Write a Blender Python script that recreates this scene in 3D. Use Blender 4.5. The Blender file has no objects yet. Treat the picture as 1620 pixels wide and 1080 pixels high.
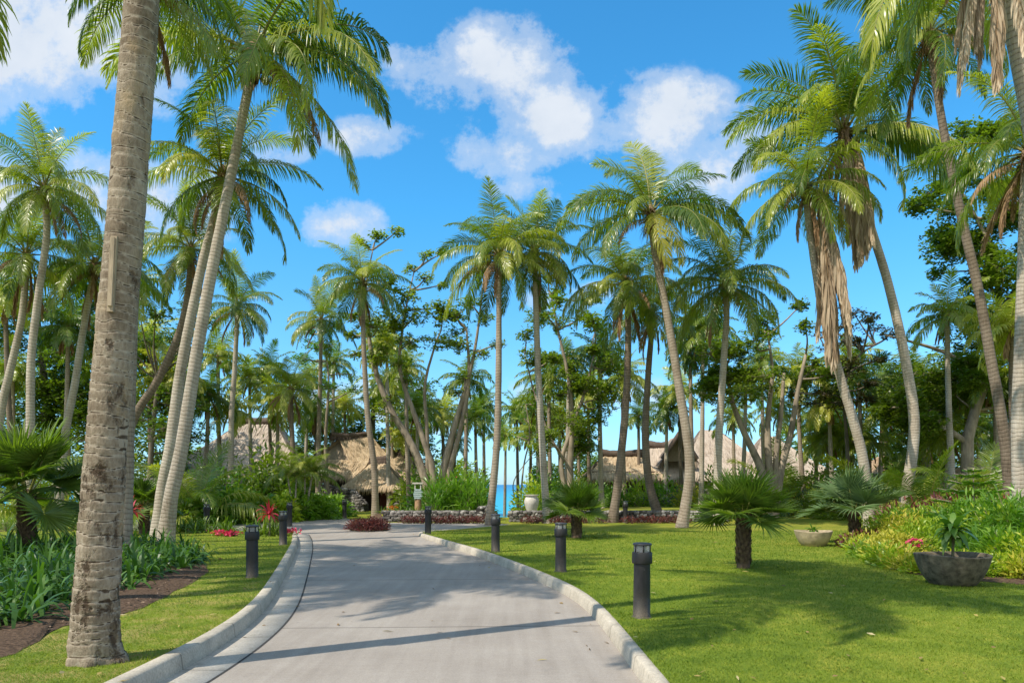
import bpy, math, random
import numpy as np
from mathutils import Vector, Matrix

PI = math.pi
F = 1150.0; CX = 810.0; HY = 766.0; CH = 1.65
scene = bpy.context.scene
COL = scene.collection
rng = np.random.default_rng(7)

# ------------------------------------------------------------------ helpers
def W(px, py, Y):
    """a point at depth Y seen at photo pixel px, py"""
    return np.array([(px-CX)/F*Y, Y, CH-(py-HY)/F*Y])
def gx(px, Y): return (px-CX)/F*Y

class MB:
    def __init__(s): s.V=[]; s.Q=[]; s.T=[]; s.uv=[]; s.rnd=[]; s.mq=[]; s.mt=[]; s.n=0
    def add(s, V, Q=None, T=None, uv=None, rnd=None, mat=0):
        V = np.asarray(V, float).reshape(-1,3); k=len(V)
        if Q is not None and len(Q):
            Q=np.asarray(Q,int).reshape(-1,4); s.Q.append(Q+s.n); s.mq.append(np.full(len(Q),mat))
        if T is not None and len(T):
            T=np.asarray(T,int).reshape(-1,3); s.T.append(T+s.n); s.mt.append(np.full(len(T),mat))
        s.V.append(V)
        s.uv.append(np.zeros((k,2)) if uv is None else np.asarray(uv,float).reshape(-1,2))
        s.rnd.append(np.full(k,0.5) if rnd is None else (np.full(k,float(rnd)) if np.isscalar(rnd) else np.asarray(rnd,float).ravel()))
        s.n+=k
    def merge(s, o, M=None):
        V=np.concatenate(o.V)
        if M is not None: V=V@np.array(M)[:3,:3].T+np.array(M)[:3,3]
        Q=np.concatenate(o.Q) if o.Q else None; T=np.concatenate(o.T) if o.T else None
        b=s.n
        s.V.append(V); s.uv.append(np.concatenate(o.uv)); s.rnd.append(np.concatenate(o.rnd))
        if Q is not None: s.Q.append(Q+b); s.mq.append(np.concatenate(o.mq))
        if T is not None: s.T.append(T+b); s.mt.append(np.concatenate(o.mt))
        s.n+=len(V)
    def mesh(s, name, mats, smooth=True):
        V=np.concatenate(s.V); me=bpy.data.meshes.new(name)
        Q=np.concatenate(s.Q) if s.Q else np.zeros((0,4),int)
        T=np.concatenate(s.T) if s.T else np.zeros((0,3),int)
        me.vertices.add(len(V)); me.vertices.foreach_set('co', V.astype(np.float32).ravel())
        nl=len(Q)*4+len(T)*3; me.loops.add(nl)
        li=np.concatenate([Q.ravel(),T.ravel()]).astype(np.int32)
        me.loops.foreach_set('vertex_index', li)
        me.polygons.add(len(Q)+len(T))
        ls=np.concatenate([np.arange(len(Q))*4, len(Q)*4+np.arange(len(T))*3]).astype(np.int32)
        me.polygons.foreach_set('loop_start', ls)
        mi=np.concatenate((s.mq or [np.zeros(0)])+(s.mt or [np.zeros(0)])).astype(np.int32)
        for m in mats: me.materials.append(m)
        me.polygons.foreach_set('material_index', mi)
        me.polygons.foreach_set('use_smooth', np.full(len(mi),smooth))
        uvl=me.uv_layers.new(name='UVMap'); uv=np.concatenate(s.uv)[li]
        uvl.data.foreach_set('uv', uv.astype(np.float32).ravel())
        at=me.attributes.new('rnd','FLOAT','POINT'); at.data.foreach_set('value', np.concatenate(s.rnd).astype(np.float32))
        me.update(calc_edges=True); me.validate()
        return me

def link(name, me, parent=None, loc=(0,0,0), rot=(0,0,0), sc=1.0):
    o=bpy.data.objects.new(name, me); COL.objects.link(o)
    o.location=loc; o.rotation_euler=rot
    o.scale=(sc,sc,sc) if np.isscalar(sc) else sc
    if parent is not None: o.parent=parent
    return o
def tag(o, label=None, cat=None, group=None, kind=None):
    if label: o['label']=label
    if cat: o['category']=cat
    if group: o['group']=group
    if kind: o['kind']=kind
    return o
def thing(name, label, cat, loc=(0,0,0), rz=0, group=None):
    o=link(name, None, None, loc, (0,0,rz)); o.empty_display_size=.1
    return tag(o,label,cat,group)

def nrm(a): return a/np.maximum(np.linalg.norm(a,axis=-1,keepdims=True),1e-9)

def strips(P,D,S,L,Wd,droop,segs=3,prof=None):
    """n blades: start P, direction D, width direction S, length L, width Wd, gravity droop"""
    n=len(P); P=np.array(P,float); D=nrm(np.array(D,float)); S=np.array(S,float)
    L=np.broadcast_to(np.asarray(L,float),(n,)); Wd=np.broadcast_to(np.asarray(Wd,float),(n,)); droop=np.broadcast_to(np.asarray(droop,float),(n,))
    if prof is None: prof=np.interp(np.linspace(0,1,segs+1),[0,.3,.7,1],[.55,1,.75,.06])
    V=np.zeros((n,segs+1,2,3)); uv=np.zeros((n,segs+1,2,2))
    p=P.copy(); d=D.copy()
    for k in range(segs+1):
        s=nrm(S-(S*d).sum(1,keepdims=True)*d)
        w=(Wd*prof[k]*.5)[:,None]
        V[:,k,0]=p-s*w; V[:,k,1]=p+s*w
        uv[:,k,:,1]=k/segs; uv[:,k,1,0]=1
        g=np.zeros_like(d); g[:,2]=-droop*(k+1)/segs
        d=nrm(d+g); p=p+d*(L/segs)[:,None]
    base=(np.arange(n)*(segs+1)*2)[:,None]
    k=np.arange(segs)*2
    Q=np.stack([base+k, base+k+1, base+k+3, base+k+2],-1).reshape(-1,4)
    return V.reshape(-1,3), Q, uv.reshape(-1,2)

def add_strips(mb,*a,rnd=None,mat=0,**k):
    V,Q,uv=strips(*a,**k); n=len(a[0]); per=len(V)//n
    r=np.random.default_rng(n).random(n) if rnd is None else np.broadcast_to(rnd,(n,))
    mb.add(V,Q,None,uv,np.repeat(r,per),mat)

def smooth_path(pts, n):
    pts=np.array(pts,float); m=len(pts)
    if m==2:
        t=np.linspace(0,1,n)[:,None]; return pts[0]*(1-t)+pts[1]*t
    P=np.vstack([2*pts[0]-pts[1],pts,2*pts[-1]-pts[-2]])
    seg=np.linalg.norm(np.diff(pts,axis=0),axis=1); cum=np.r_[0,np.cumsum(seg)]
    out=[]
    for s in np.linspace(0,cum[-1],n):
        i=min(np.searchsorted(cum,s,side='right')-1,m-2); t=(s-cum[i])/max(seg[i],1e-9)
        p0,p1,p2,p3=P[i:i+4]
        out.append(.5*((2*p1)+(-p0+p2)*t+(2*p0-5*p1+4*p2-p3)*t*t+(-p0+3*p1-3*p2+p3)*t**3))
    return np.array(out)

def tube(mb, path, rad, sides=8, rnd=.5, mat=0, bump=None, cap=True):
    path=np.array(path,float); n=len(path); rad=np.broadcast_to(np.asarray(rad,float),(n,))
    T=nrm(np.gradient(path,axis=0))
    ref=np.array([0,1,0.]) if abs(T[:,1]).mean()<.8 else np.array([1,0,0.])
    A=nrm(np.cross(ref,T)); B=np.cross(T,A)
    th=np.linspace(0,2*PI,sides,endpoint=False)
    r=rad[:,None]*np.ones((n,sides))
    if bump is not None: r=r*bump
    V=path[:,None]+ r[...,None]*(np.cos(th)[None,:,None]*A[:,None]+np.sin(th)[None,:,None]*B[:,None])
    d=np.r_[0,np.cumsum(np.linalg.norm(np.diff(path,axis=0),axis=1))]
    # closed u seam: u mirrored so that no seam jump shows
    u=1-abs(1-np.linspace(0,2,sides,endpoint=False)); uv=np.stack(np.broadcast_arrays(u[None,:],d[:,None]),-1)
    i=np.arange(n-1)[:,None]*sides; j=np.arange(sides)[None,:]; j2=(j+1)%sides
    Q=np.stack([i+j,i+j2,i+sides+j2,i+sides+j],-1).reshape(-1,4)
    V=V.reshape(-1,3); uv=uv.reshape(-1,2); T3=None
    if cap:
        V=np.vstack([V,path[-1]]); uv=np.vstack([uv,[0.5,d[-1]]]); c=len(V)-1; b=(n-1)*sides
        T3=[[b+q,b+(q+1)%sides,c] for q in range(sides)]
    mb.add(V,Q,T3,uv,rnd,mat)

def lathe(mb, prof, sides=32, mat=0, c=(0,0,0)):
    prof=np.array(prof,float); n=len(prof); th=np.linspace(0,2*PI,sides,endpoint=False)
    V=np.stack([prof[:,None,0]*np.cos(th)+c[0],prof[:,None,0]*np.sin(th)+c[1],np.broadcast_to(prof[:,None,1]+c[2],(n,sides))],-1)
    i=np.arange(n-1)[:,None]*sides; j=np.arange(sides)[None,:]; j2=(j+1)%sides
    Q=np.stack([i+j,i+j2,i+sides+j2,i+sides+j],-1).reshape(-1,4)
    mb.add(V.reshape(-1,3),Q,mat=mat)

def box(mb, c, s, mat=0, rot=0, rnd=.5):
    x,y,z=np.array(s)/2; V=np.array([[-x,-y,-z],[x,-y,-z],[x,y,-z],[-x,y,-z],[-x,-y,z],[x,-y,z],[x,y,z],[-x,y,z]])
    cr,sr=math.cos(rot),math.sin(rot); V=V@np.array([[cr,-sr,0],[sr,cr,0],[0,0,1]]).T+np.array(c)
    mb.add(V,[[0,3,2,1],[4,5,6,7],[0,1,5,4],[1,2,6,5],[2,3,7,6],[3,0,4,7]],mat=mat,rnd=rnd)

# unit ico sphere
def ico(sub):
    t=(1+5**.5)/2
    V=[(-1,t,0),(1,t,0),(-1,-t,0),(1,-t,0),(0,-1,t),(0,1,t),(0,-1,-t),(0,1,-t),(t,0,-1),(t,0,1),(-t,0,-1),(-t,0,1)]
    T=[(0,11,5),(0,5,1),(0,1,7),(0,7,10),(0,10,11),(1,5,9),(5,11,4),(11,10,2),(10,7,6),(7,1,8),(3,9,4),(3,4,2),(3,2,6),(3,6,8),(3,8,9),(4,9,5),(2,4,11),(6,2,10),(8,6,7),(9,8,1)]
    V=[np.array(v)/np.linalg.norm(v) for v in V]
    for _ in range(sub):
        c={}; nT=[]
        def mid(a,b):
            k=(min(a,b),max(a,b))
            if k not in c:
                m=V[a]+V[b]; V.append(m/np.linalg.norm(m)); c[k]=len(V)-1
            return c[k]
        for a,b,d in T:
            x,y,z=mid(a,b),mid(b,d),mid(d,a); nT+=[(a,x,z),(b,y,x),(d,z,y),(x,y,z)]
        T=nT
    return np.array(V),np.array(T)
ICO1=ico(1); ICO2=ico(2)

# ------------------------------------------------------------------ materials
def newmat(name):
    m=bpy.data.materials.new(name); m.use_nodes=True; nt=m.node_tree; nt.nodes.clear()
    return m,nt
def N(nt,t,**k):
    n=nt.nodes.new(t)
    for a,b in k.items():
        if a.startswith('i_'): n.inputs[a[2:].replace('_',' ')].default_value=b
        else: setattr(n,a,b)
    return n
def Lk(nt,a,b): nt.links.new(a,b)
def ramp(nt,fac,stops,interp='LINEAR'):
    r=N(nt,'ShaderNodeValToRGB'); r.color_ramp.interpolation=interp
    e=r.color_ramp.elements
    while len(e)<len(stops): e.new(.5)
    for i,(p,c) in enumerate(stops):
        e[i].position=p; e[i].color=(c[0],c[1],c[2],1) if not np.isscalar(c) else (c,c,c,1)
    if fac is not None: Lk(nt,fac,r.inputs[0])
    return r.outputs[0]
def noise(nt,vec,scale,detail=3,rough=.55):
    n=N(nt,'ShaderNodeTexNoise'); n.inputs['Scale'].default_value=scale; n.inputs['Detail'].default_value=detail; n.inputs['Roughness'].default_value=rough
    if vec is not None: Lk(nt,vec,n.inputs['Vector'])
    return n.outputs[0]
def math_(nt,op,a,b=None,c=None,clamp=False):
    n=N(nt,'ShaderNodeMath',operation=op,use_clamp=clamp)
    for i,v in enumerate((a,b,c)):
        if v is None: continue
        if isinstance(v,(int,float)): n.inputs[i].default_value=v
        else: Lk(nt,v,n.inputs[i])
    return n.outputs[0]
def mixc(nt,fac,a,b,mode='MIX'):
    n=N(nt,'ShaderNodeMix',data_type='RGBA',blend_type=mode)
    for i,v in ((0,fac),(6,a),(7,b)):
        if isinstance(v,(int,float)): n.inputs[i].default_value=v
        elif isinstance(v,tuple): n.inputs[i].default_value=(v[0],v[1],v[2],1)
        else: Lk(nt,v,n.inputs[i])
    return n.outputs[2]
def mapping(nt,vec,scale):
    n=N(nt,'ShaderNodeMapping'); n.inputs['Scale'].default_value=scale; Lk(nt,vec,n.inputs['Vector']); return n.outputs[0]
def principled(nt,color,rough=.8,bump=None,bstr=.3,bdist=.02,spec=.5,metal=0):
    p=N(nt,'ShaderNodeBsdfPrincipled'); o=N(nt,'ShaderNodeOutputMaterial')
    if isinstance(color,tuple): p.inputs['Base Color'].default_value=(color[0],color[1],color[2],1)
    else: Lk(nt,color,p.inputs['Base Color'])
    if isinstance(rough,(int,float)): p.inputs['Roughness'].default_value=rough
    else: Lk(nt,rough,p.inputs['Roughness'])
    p.inputs['Specular IOR Level'].default_value=spec; p.inputs['Metallic'].default_value=metal
    if bump is not None:
        b=N(nt,'ShaderNodeBump'); b.inputs['Strength'].default_value=bstr; b.inputs['Distance'].default_value=bdist
        Lk(nt,bump,b.inputs['Height']); Lk(nt,b.outputs[0],p.inputs['Normal'])
    Lk(nt,p.outputs[0],o.inputs[0]); return p,o

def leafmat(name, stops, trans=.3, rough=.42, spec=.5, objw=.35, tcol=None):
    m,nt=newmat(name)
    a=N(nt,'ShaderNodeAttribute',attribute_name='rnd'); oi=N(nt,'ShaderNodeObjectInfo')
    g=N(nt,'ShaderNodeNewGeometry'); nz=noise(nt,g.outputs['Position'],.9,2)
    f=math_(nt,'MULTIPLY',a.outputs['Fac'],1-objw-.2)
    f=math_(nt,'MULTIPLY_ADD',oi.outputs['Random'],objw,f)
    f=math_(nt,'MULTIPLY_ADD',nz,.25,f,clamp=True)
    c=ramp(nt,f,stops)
    p=N(nt,'ShaderNodeBsdfPrincipled'); Lk(nt,c,p.inputs['Base Color']); p.inputs['Roughness'].default_value=rough; p.inputs['Specular IOR Level'].default_value=spec
    t=N(nt,'ShaderNodeBsdfTranslucent')
    Lk(nt,mixc(nt,1.0,c,tcol or (1.5,1.75,.45),'MULTIPLY'),t.inputs[0])
    mx=N(nt,'ShaderNodeMixShader'); mx.inputs[0].default_value=trans
    Lk(nt,p.outputs[0],mx.inputs[1]); Lk(nt,t.outputs[0],mx.inputs[2])
    o=N(nt,'ShaderNodeOutputMaterial'); Lk(nt,mx.outputs[0],o.inputs[0]); return m

M={}
M['frond']=leafmat('palm_leaf',[(0,(.034,.075,.010)),(.26,(.09,.155,.016)),(.5,(.21,.265,.028)),(.76,(.43,.43,.07)),(1,(.62,.54,.15))],.4,.33,.65,.5)
M['frond_yellow']=leafmat('palm_leaf_yellow',[(0,(.20,.23,.02)),(.5,(.35,.33,.03)),(1,(.48,.38,.05))],.35,.4,.5)
M['straw']=leafmat('straw_skirt',[(0,(.20,.135,.085)),(.3,(.43,.32,.21)),(.7,(.70,.56,.40)),(1,(.80,.69,.53))],.2,.85,.2,.3,(1,.85,.6))
M['frond_dead']=leafmat('palm_leaf_dead',[(0,(.14,.075,.035)),(.45,(.34,.21,.11)),(.8,(.52,.36,.21)),(1,(.60,.45,.30))],.15,.8,.2,.3,(1,.8,.5))
M['rachis']=leafmat('palm_midrib',[(0,(.16,.17,.03)),(1,(.34,.30,.08))],.05,.5)
M['rachis_dead']=leafmat('palm_midrib_dead',[(0,(.2,.12,.06)),(1,(.42,.29,.17))],.02,.8,.2)
M['fan']=leafmat('fan_palm_leaf',[(0,(.04,.08,.012)),(.4,(.10,.17,.022)),(.75,(.22,.29,.04)),(1,(.42,.44,.10))],.38,.36,.6)
M['fan_blue']=leafmat('fan_palm_leaf_blue',[(0,(.05,.10,.035)),(.5,(.12,.19,.065)),(1,(.26,.33,.14))],.2,.5,.4)
M['broad']=leafmat('broad_leaf',[(0,(.04,.07,.012)),(.3,(.11,.165,.02)),(.65,(.22,.28,.034)),(.92,(.36,.37,.05)),(1,(.36,.20,.05))],.42,.4,.5)
M['broad_dark']=leafmat('broad_leaf_dark',[(0,(.035,.07,.012)),(.5,(.10,.165,.02)),(1,(.26,.32,.04))],.4,.4,.5)
M['broad_red']=leafmat('broad_leaf_rusty',[(0,(.03,.045,.012)),(.5,(.075,.075,.02)),(.8,(.16,.09,.03)),(1,(.25,.11,.05))],.25,.45,.5)
M['lime']=leafmat('lime_leaf',[(0,(.07,.16,.014)),(.4,(.20,.32,.022)),(.75,(.40,.46,.03)),(1,(.62,.52,.03))],.35,.4,.5)
M['gold']=leafmat('golden_leaf',[(0,(.14,.17,.02)),(.35,(.34,.34,.035)),(.7,(.54,.47,.06)),(1,(.46,.28,.12))],.3,.5,.4)
M['bright']=leafmat('bright_leaf',[(0,(.045,.12,.014)),(.5,(.12,.25,.022)),(.85,(.25,.38,.035)),(1,(.42,.45,.06))],.35,.38,.55)
M['strap']=leafmat('strap_leaf',[(0,(.022,.065,.013)),(.45,(.055,.13,.02)),(.8,(.11,.22,.03)),(1,(.26,.33,.07))],.3,.42,.45)
M['strap_light']=leafmat('strap_leaf_light',[(0,(.06,.12,.015)),(.5,(.13,.21,.025)),(1,(.30,.34,.06))],.3,.38,.5)
M['red']=leafmat('red_leaf',[(0,(.18,.015,.02)),(.5,(.45,.03,.05)),(1,(.7,.12,.14))],.3,.4,.5,.3,(1.4,.5,.5))
M['pink']=leafmat('pink_petal',[(0,(.5,.03,.1)),(.5,(.75,.07,.16)),(1,(.85,.25,.3))],.3,.5,.3,.3,(1.3,.6,.7))
M['burg']=leafmat('burgundy_leaf',[(0,(.035,.012,.014)),(.4,(.11,.03,.03)),(.8,(.24,.08,.055)),(1,(.24,.20,.05))],.2,.45,.4,.2,(1.4,.6,.5))
M['orange']=leafmat('orange_petal',[(0,(.5,.12,.02)),(1,(.8,.25,.06))],.3,.5,.3,.3,(1.2,.8,.5))
M['white_fl']=leafmat('pale_petal',[(0,(.4,.45,.25)),(1,(.75,.75,.55))],.3,.6,.3,.3,(1,1,1))
M['grassb']=leafmat('grass_blade',[(0,(.08,.14,.014)),(.45,(.165,.235,.024)),(.8,(.29,.33,.04)),(1,(.46,.41,.14))],.35,.5,.3,0.0,(1.3,1.5,.5))

def trunkmat(name, c0,c1,c2, ring=9.0, bstr=.6):
    m,nt=newmat(name); uv=N(nt,'ShaderNodeUVMap'); g=N(nt,'ShaderNodeNewGeometry')
    nz=noise(nt,g.outputs['Position'],3.0,4)
    s=N(nt,'ShaderNodeSeparateXYZ'); Lk(nt,uv.outputs[0],s.inputs[0])
    v=math_(nt,'MULTIPLY_ADD',nz,.16,s.outputs[1])
    sn=math_(nt,'FRACT',math_(nt,'MULTIPLY',v,ring))
    ringm=ramp(nt,sn,[(0,0.0),(.10,.85),(.55,1.0),(.88,.75),(1,0.0)])
    fib=noise(nt,mapping(nt,g.outputs['Position'],(30,30,3)),1,4,.7)
    patch=noise(nt,g.outputs['Position'],1.2,5,.6)
    f=math_(nt,'MULTIPLY_ADD',fib,.9,math_(nt,'MULTIPLY',patch,1.0)); f=math_(nt,'SUBTRACT',f,.42,clamp=True)
    c=ramp(nt,f,[(.12,c0),(.42,c1),(.85,c2)])
    c=mixc(nt,ringm,mixc(nt,1.0,c,(.62,.58,.55),'MULTIPLY'),c)
    h=math_(nt,'MULTIPLY_ADD',fib,.35,ringm)
    principled(nt,c,.9,h,bstr,.02,.2); return m
M['trunk']=trunkmat('palm_bark',(.13,.095,.068),(.30,.235,.17),(.46,.385,.30),8.5)
M['trunk_dark']=trunkmat('palm_bark_dark',(.08,.058,.04),(.185,.14,.10),(.30,.24,.18),8.5)
M['trunk_pale']=trunkmat('palm_bark_pale',(.22,.17,.125),(.41,.345,.27),(.58,.51,.42),9.5)

def big_trunk_mat():
    m,nt=newmat('palm_bark_close'); uv=N(nt,'ShaderNodeUVMap'); g=N(nt,'ShaderNodeNewGeometry'); P=g.outputs['Position']
    a=N(nt,'ShaderNodeAttribute',attribute_name='rnd')
    fib=noise(nt,mapping(nt,P,(30,30,12)),1,6,.75); patch=noise(nt,P,2.2,6,.65); fine=noise(nt,P,60,3,.6)
    sep=N(nt,'ShaderNodeSeparateXYZ'); Lk(nt,P,sep.inputs[0])
    hz=ramp(nt,math_(nt,'MULTIPLY',sep.outputs[2],1/3.2),[(0,1.0),(.55,.35),(1,0.0)])
    f=math_(nt,'MULTIPLY_ADD',fib,.8,math_(nt,'MULTIPLY',patch,.9)); f=math_(nt,'SUBTRACT',f,.33,clamp=True)
    c=ramp(nt,f,[(.12,(.07,.048,.032)),(.36,(.18,.135,.092)),(.58,(.30,.24,.172)),(.85,(.47,.40,.31))])
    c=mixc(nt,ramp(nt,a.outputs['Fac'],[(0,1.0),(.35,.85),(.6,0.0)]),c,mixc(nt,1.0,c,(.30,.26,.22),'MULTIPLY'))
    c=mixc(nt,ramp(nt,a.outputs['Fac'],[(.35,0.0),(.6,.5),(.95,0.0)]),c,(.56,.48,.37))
    # dark rotted patches, stronger low down
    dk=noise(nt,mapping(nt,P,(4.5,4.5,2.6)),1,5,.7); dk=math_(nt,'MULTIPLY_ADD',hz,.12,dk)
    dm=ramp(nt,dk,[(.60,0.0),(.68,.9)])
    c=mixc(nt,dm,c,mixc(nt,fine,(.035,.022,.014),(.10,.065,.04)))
    tn=noise(nt,mapping(nt,P,(3,3,1.3)),1,4,.6); tm=ramp(nt,tn,[(.56,0.0),(.66,.55)])
    c=mixc(nt,tm,c,(.42,.31,.18))
    h=math_(nt,'MULTIPLY_ADD',dm,-1.2,math_(nt,'MULTIPLY_ADD',fib,.9,math_(nt,'MULTIPLY',fine,.35)))
    principled(nt,c,.92,h,.8,.018,.15); return m
M['trunk_big']=big_trunk_mat()

def simple(name,col,rough=.7,nscale=6,var=.25,bstr=.2,stretch=(1,1,1),spec=.4,bdist=.02,metal=0):
    m,nt=newmat(name); g=N(nt,'ShaderNodeNewGeometry')
    v=mapping(nt,g.outputs['Position'],tuple(nscale*s for s in stretch)); nz=noise(nt,v,1,5,.6)
    lo=tuple(c*(1-var) for c in col); hi=tuple(min(1,c*(1+var)) for c in col)
    c=ramp(nt,nz,[(.3,lo),(.7,hi)]); principled(nt,c,rough,nz,bstr,bdist,spec,metal); return m
M['bark']=simple('tree_bark',(.30,.24,.175),.9,5,.45,.5,(1,1,.35))
M['bark_dark']=simple('tree_bark_dark',(.16,.13,.095),.9,5,.45,.5,(1,1,.35))
M['stem']=simple('plant_stem',(.14,.13,.06),.8,9,.3)
M['boot']=simple('leaf_base_bark',(.13,.085,.05),.9,14,.55,.7)
M['fibre']=simple('palm_fibre',(.24,.15,.085),.95,16,.5,.6,(1,1,.3))
M['nut']=simple('coconut_husk',(.27,.30,.045),.5,8,.3,.1)
M['soil']=simple('mulch',(.115,.075,.05),.95,22,.55,.8,spec=.1,bdist=.04)
M['wood_batten']=simple('weathered_batten',(.36,.28,.185),.8,9,.35,.3,(4,4,.5))
M['timber']=simple('dark_timber',(.07,.045,.032),.8,6,.35,.3,(3,3,.5))
M['post_wood']=simple('pale_timber_post',(.40,.28,.17),.8,6,.3,.3,(3,3,.4))
M['door']=simple('red_brown_door',(.24,.06,.04),.6,6,.3,.2,(6,1,.5))
M['gable']=simple('woven_gable',(.26,.205,.145),.9,9,.3,.4,(3,3,.6))
M['rust']=simple('rust_brown_stump',(.42,.25,.14),.9,7,.4,.5,(2,2,.5))
M['sign_board']=simple('sign_board_paint',(.36,.47,.45),.6,12,.2,.1)
M['sign_pale']=simple('sign_pale_wood',(.62,.56,.46),.8,9,.2,.2)
M['sign_ink']=simple('sign_lettering',(.85,.86,.8),.7,3,.05,.0)
M['urn']=simple('pale_urn_clay',(.60,.55,.47),.75,5,.15,.15)
M['concrete_old']=simple('weathered_concrete',(.135,.11,.075),.95,9,.65,.6)
M['bowl_light']=simple('sandy_concrete_bowl',(.42,.33,.21),.9,7,.3,.4)
def bollmat():
    m,nt=newmat('bollard_black_paint'); tc=N(nt,'ShaderNodeTexCoord'); g=N(nt,'ShaderNodeNewGeometry'); sp=N(nt,'ShaderNodeSeparateXYZ'); Lk(nt,tc.outputs['Object'],sp.inputs[0])
    a=noise(nt,mapping(nt,g.outputs['Position'],(9,9,2.5)),1,5,.65); f=noise(nt,g.outputs['Position'],55,3,.7)
    c=ramp(nt,a,[(.3,(.012,.0115,.012)),(.7,(.036,.034,.033))])
    d=math_(nt,'MULTIPLY',ramp(nt,sp.outputs[2],[(0,.8),(.16,.25),(.4,0.0)]),ramp(nt,f,[(.35,.3),(.6,1.0)]))
    c=mixc(nt,d,c,(.16,.125,.08)); c=mixc(nt,ramp(nt,f,[(.68,0.0),(.74,.5)]),c,(.14,.135,.13))
    principled(nt,c,ramp(nt,a,[(.3,.42),(.7,.7)]),f,.12,.004,.4); return m
M['black']=bollmat()
M['dkcap']=simple('bollard_lid',(.05,.05,.055),.4,30,.3,.06,bdist=.003)
M['rock']=simple('lava_rock',(.10,.095,.09),.9,6,.4,.6)

def glassmat():
    m,nt=newmat('bollard_lens'); p,o=principled(nt,(.85,.87,.88),.12); p.inputs['Transmission Weight'].default_value=.75; p.inputs['Alpha'].default_value=1; return m
M['lens']=glassmat()
M['white']=simple('white_reflector',(.75,.75,.72),.35,10,.05,.0)

def stonemat(name,cols,mortar=(.05,.045,.04)):
    m,nt=newmat(name); a=N(nt,'ShaderNodeAttribute',attribute_name='rnd'); g=N(nt,'ShaderNodeNewGeometry')
    nz=noise(nt,g.outputs['Position'],14,4)
    c=ramp(nt,a.outputs['Fac'],cols); c=mixc(nt,.5,c,mixc(nt,1.0,c,ramp(nt,nz,[(.3,.35),(.7,1.6)]),'MULTIPLY'))
    principled(nt,c,.9,nz,.5,.02,.3); return m
M['stone']=stonemat('field_stone',[(0,(.07,.062,.055)),(.35,(.14,.125,.11)),(.75,(.25,.225,.20)),(.92,(.36,.33,.30)),(1,(.46,.42,.37))])
M['stone_core']=simple('wall_core',(.045,.04,.035),.95,10,.4,.5)

def thatchmat(name,c0,c1,c2):
    m,nt=newmat(name); a=N(nt,'ShaderNodeAttribute',attribute_name='rnd'); g=N(nt,'ShaderNodeNewGeometry')
    n1=noise(nt,mapping(nt,g.outputs['Position'],(9,9,1.6)),1,5,.7); n2=noise(nt,g.outputs['Position'],.7,4)
    f=math_(nt,'MULTIPLY_ADD',n1,.55,math_(nt,'MULTIPLY',n2,.5)); f=math_(nt,'MULTIPLY_ADD',a.outputs['Fac'],.3,f); f=math_(nt,'SUBTRACT',f,.22,clamp=True)
    c=ramp(nt,f,[(.1,c0),(.45,c1),(.85,c2)])
    principled(nt,c,.95,n1,.8,.06,.15); return m
M['thatch']=thatchmat('straw_thatch',(.27,.18,.11),(.55,.41,.26),(.76,.60,.42))  # straw base colour of the hut and low house roofs
M['thatch_far']=thatchmat('grey_pink_thatch',(.33,.25,.19),(.53,.43,.335),(.68,.57,.46))
M['thatch_tan']=thatchmat('tan_thatch',(.36,.24,.14),(.58,.41,.26),(.70,.53,.36))
M['ridge']=thatchmat('dark_ridge_thatch',(.05,.035,.028),(.13,.095,.075),(.22,.17,.13))

# ------------------------------------------------------------------ terrain, road, kerbs
CL=np.array([(-25,-4.2),(0,-3.4),(5,-3.2),(6.5,-3.16),(7.7,-3.13),(9.5,-3.32),(11.1,-3.65),(15.2,-4.67),(20,-5.9),(23,-6.75),(24.6,-7.3),(25.5,-8.2),(26.2,-10),(27,-14),(31,-14),(32,-10.5),(33,-9.4),(36,-8.9),(40,-8.7)])
CR=np.array([(-25,1.6),(0,1.35),(5,1.2),(6.5,1.17),(9.7,1.12),(11.4,.98),(14.3,.27),(18.1,-.85),(21.9,-2.28),(24.2,-3.1),(24.9,-3.2),(25.5,-3.05),(26.2,-2.7),(27,-2.1),(28.5,-1.15),(29.7,-.35),(30.3,-.1),(31.3,-.9),(31.8,-5.6),(33,-6.5),(36,-7.7),(40,-8.3)])
_yy=np.arange(-25,40.01,.1)
def _sm(tab,cut):
    x=np.interp(_yy,tab[:,0],tab[:,1]); y=x.copy()
    k=np.exp(-.5*(np.arange(-20,21)/9.)**2); k/=k.sum()
    xs=np.convolve(np.pad(x,20,mode='edge'),k,'valid')
    w=np.clip((cut-_yy)/1.5,0,1); return xs*w+y*(1-w)
_cl=_sm(CL,24); _cr=_sm(CR,23.5)
def cl(Y): return np.interp(Y,_yy,_cl)
def cr(Y): return np.interp(Y,_yy,_cr)
def road_z(Y): return np.interp(Y,[20,26,30,200],[-.14,-.03,-.012,-.012])
def sstep(a,b,x):
    t=np.clip((x-a)/(b-a),0,1); return t*t*(3-2*t)
def ground_z(x,y):
    x=np.asarray(x,float); y=np.asarray(y,float)
    z=np.zeros(np.broadcast(x,y).shape)
    left=sstep(-6.6,-6.0,x)*(1-sstep(-1.45,-1.25,x))*sstep(31.95,32.15,y)*(1-sstep(36,38,y))
    right=sstep(.15,.35,x)*(1-sstep(9.6,12,x))*sstep(31.95,32.15,y)*(1-sstep(44,50,y))
    z=z+.33*left+.33*right
    gap=sstep(-4,-1.5,x)*(1-sstep(1.5,5,x))*0+np.exp(-((x-.2)/3.2)**2)
    z=z-1.0*gap*sstep(36,50,y)-.25*sstep(44,54,y)*(1-gap)
    z=z-3.0*sstep(56,72,y)
    z=z+.02*np.sin(x*.7+1.3)*np.sin(y*.5)*(np.clip(abs(x+1)-5,0,5)/5)
    return z

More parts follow.
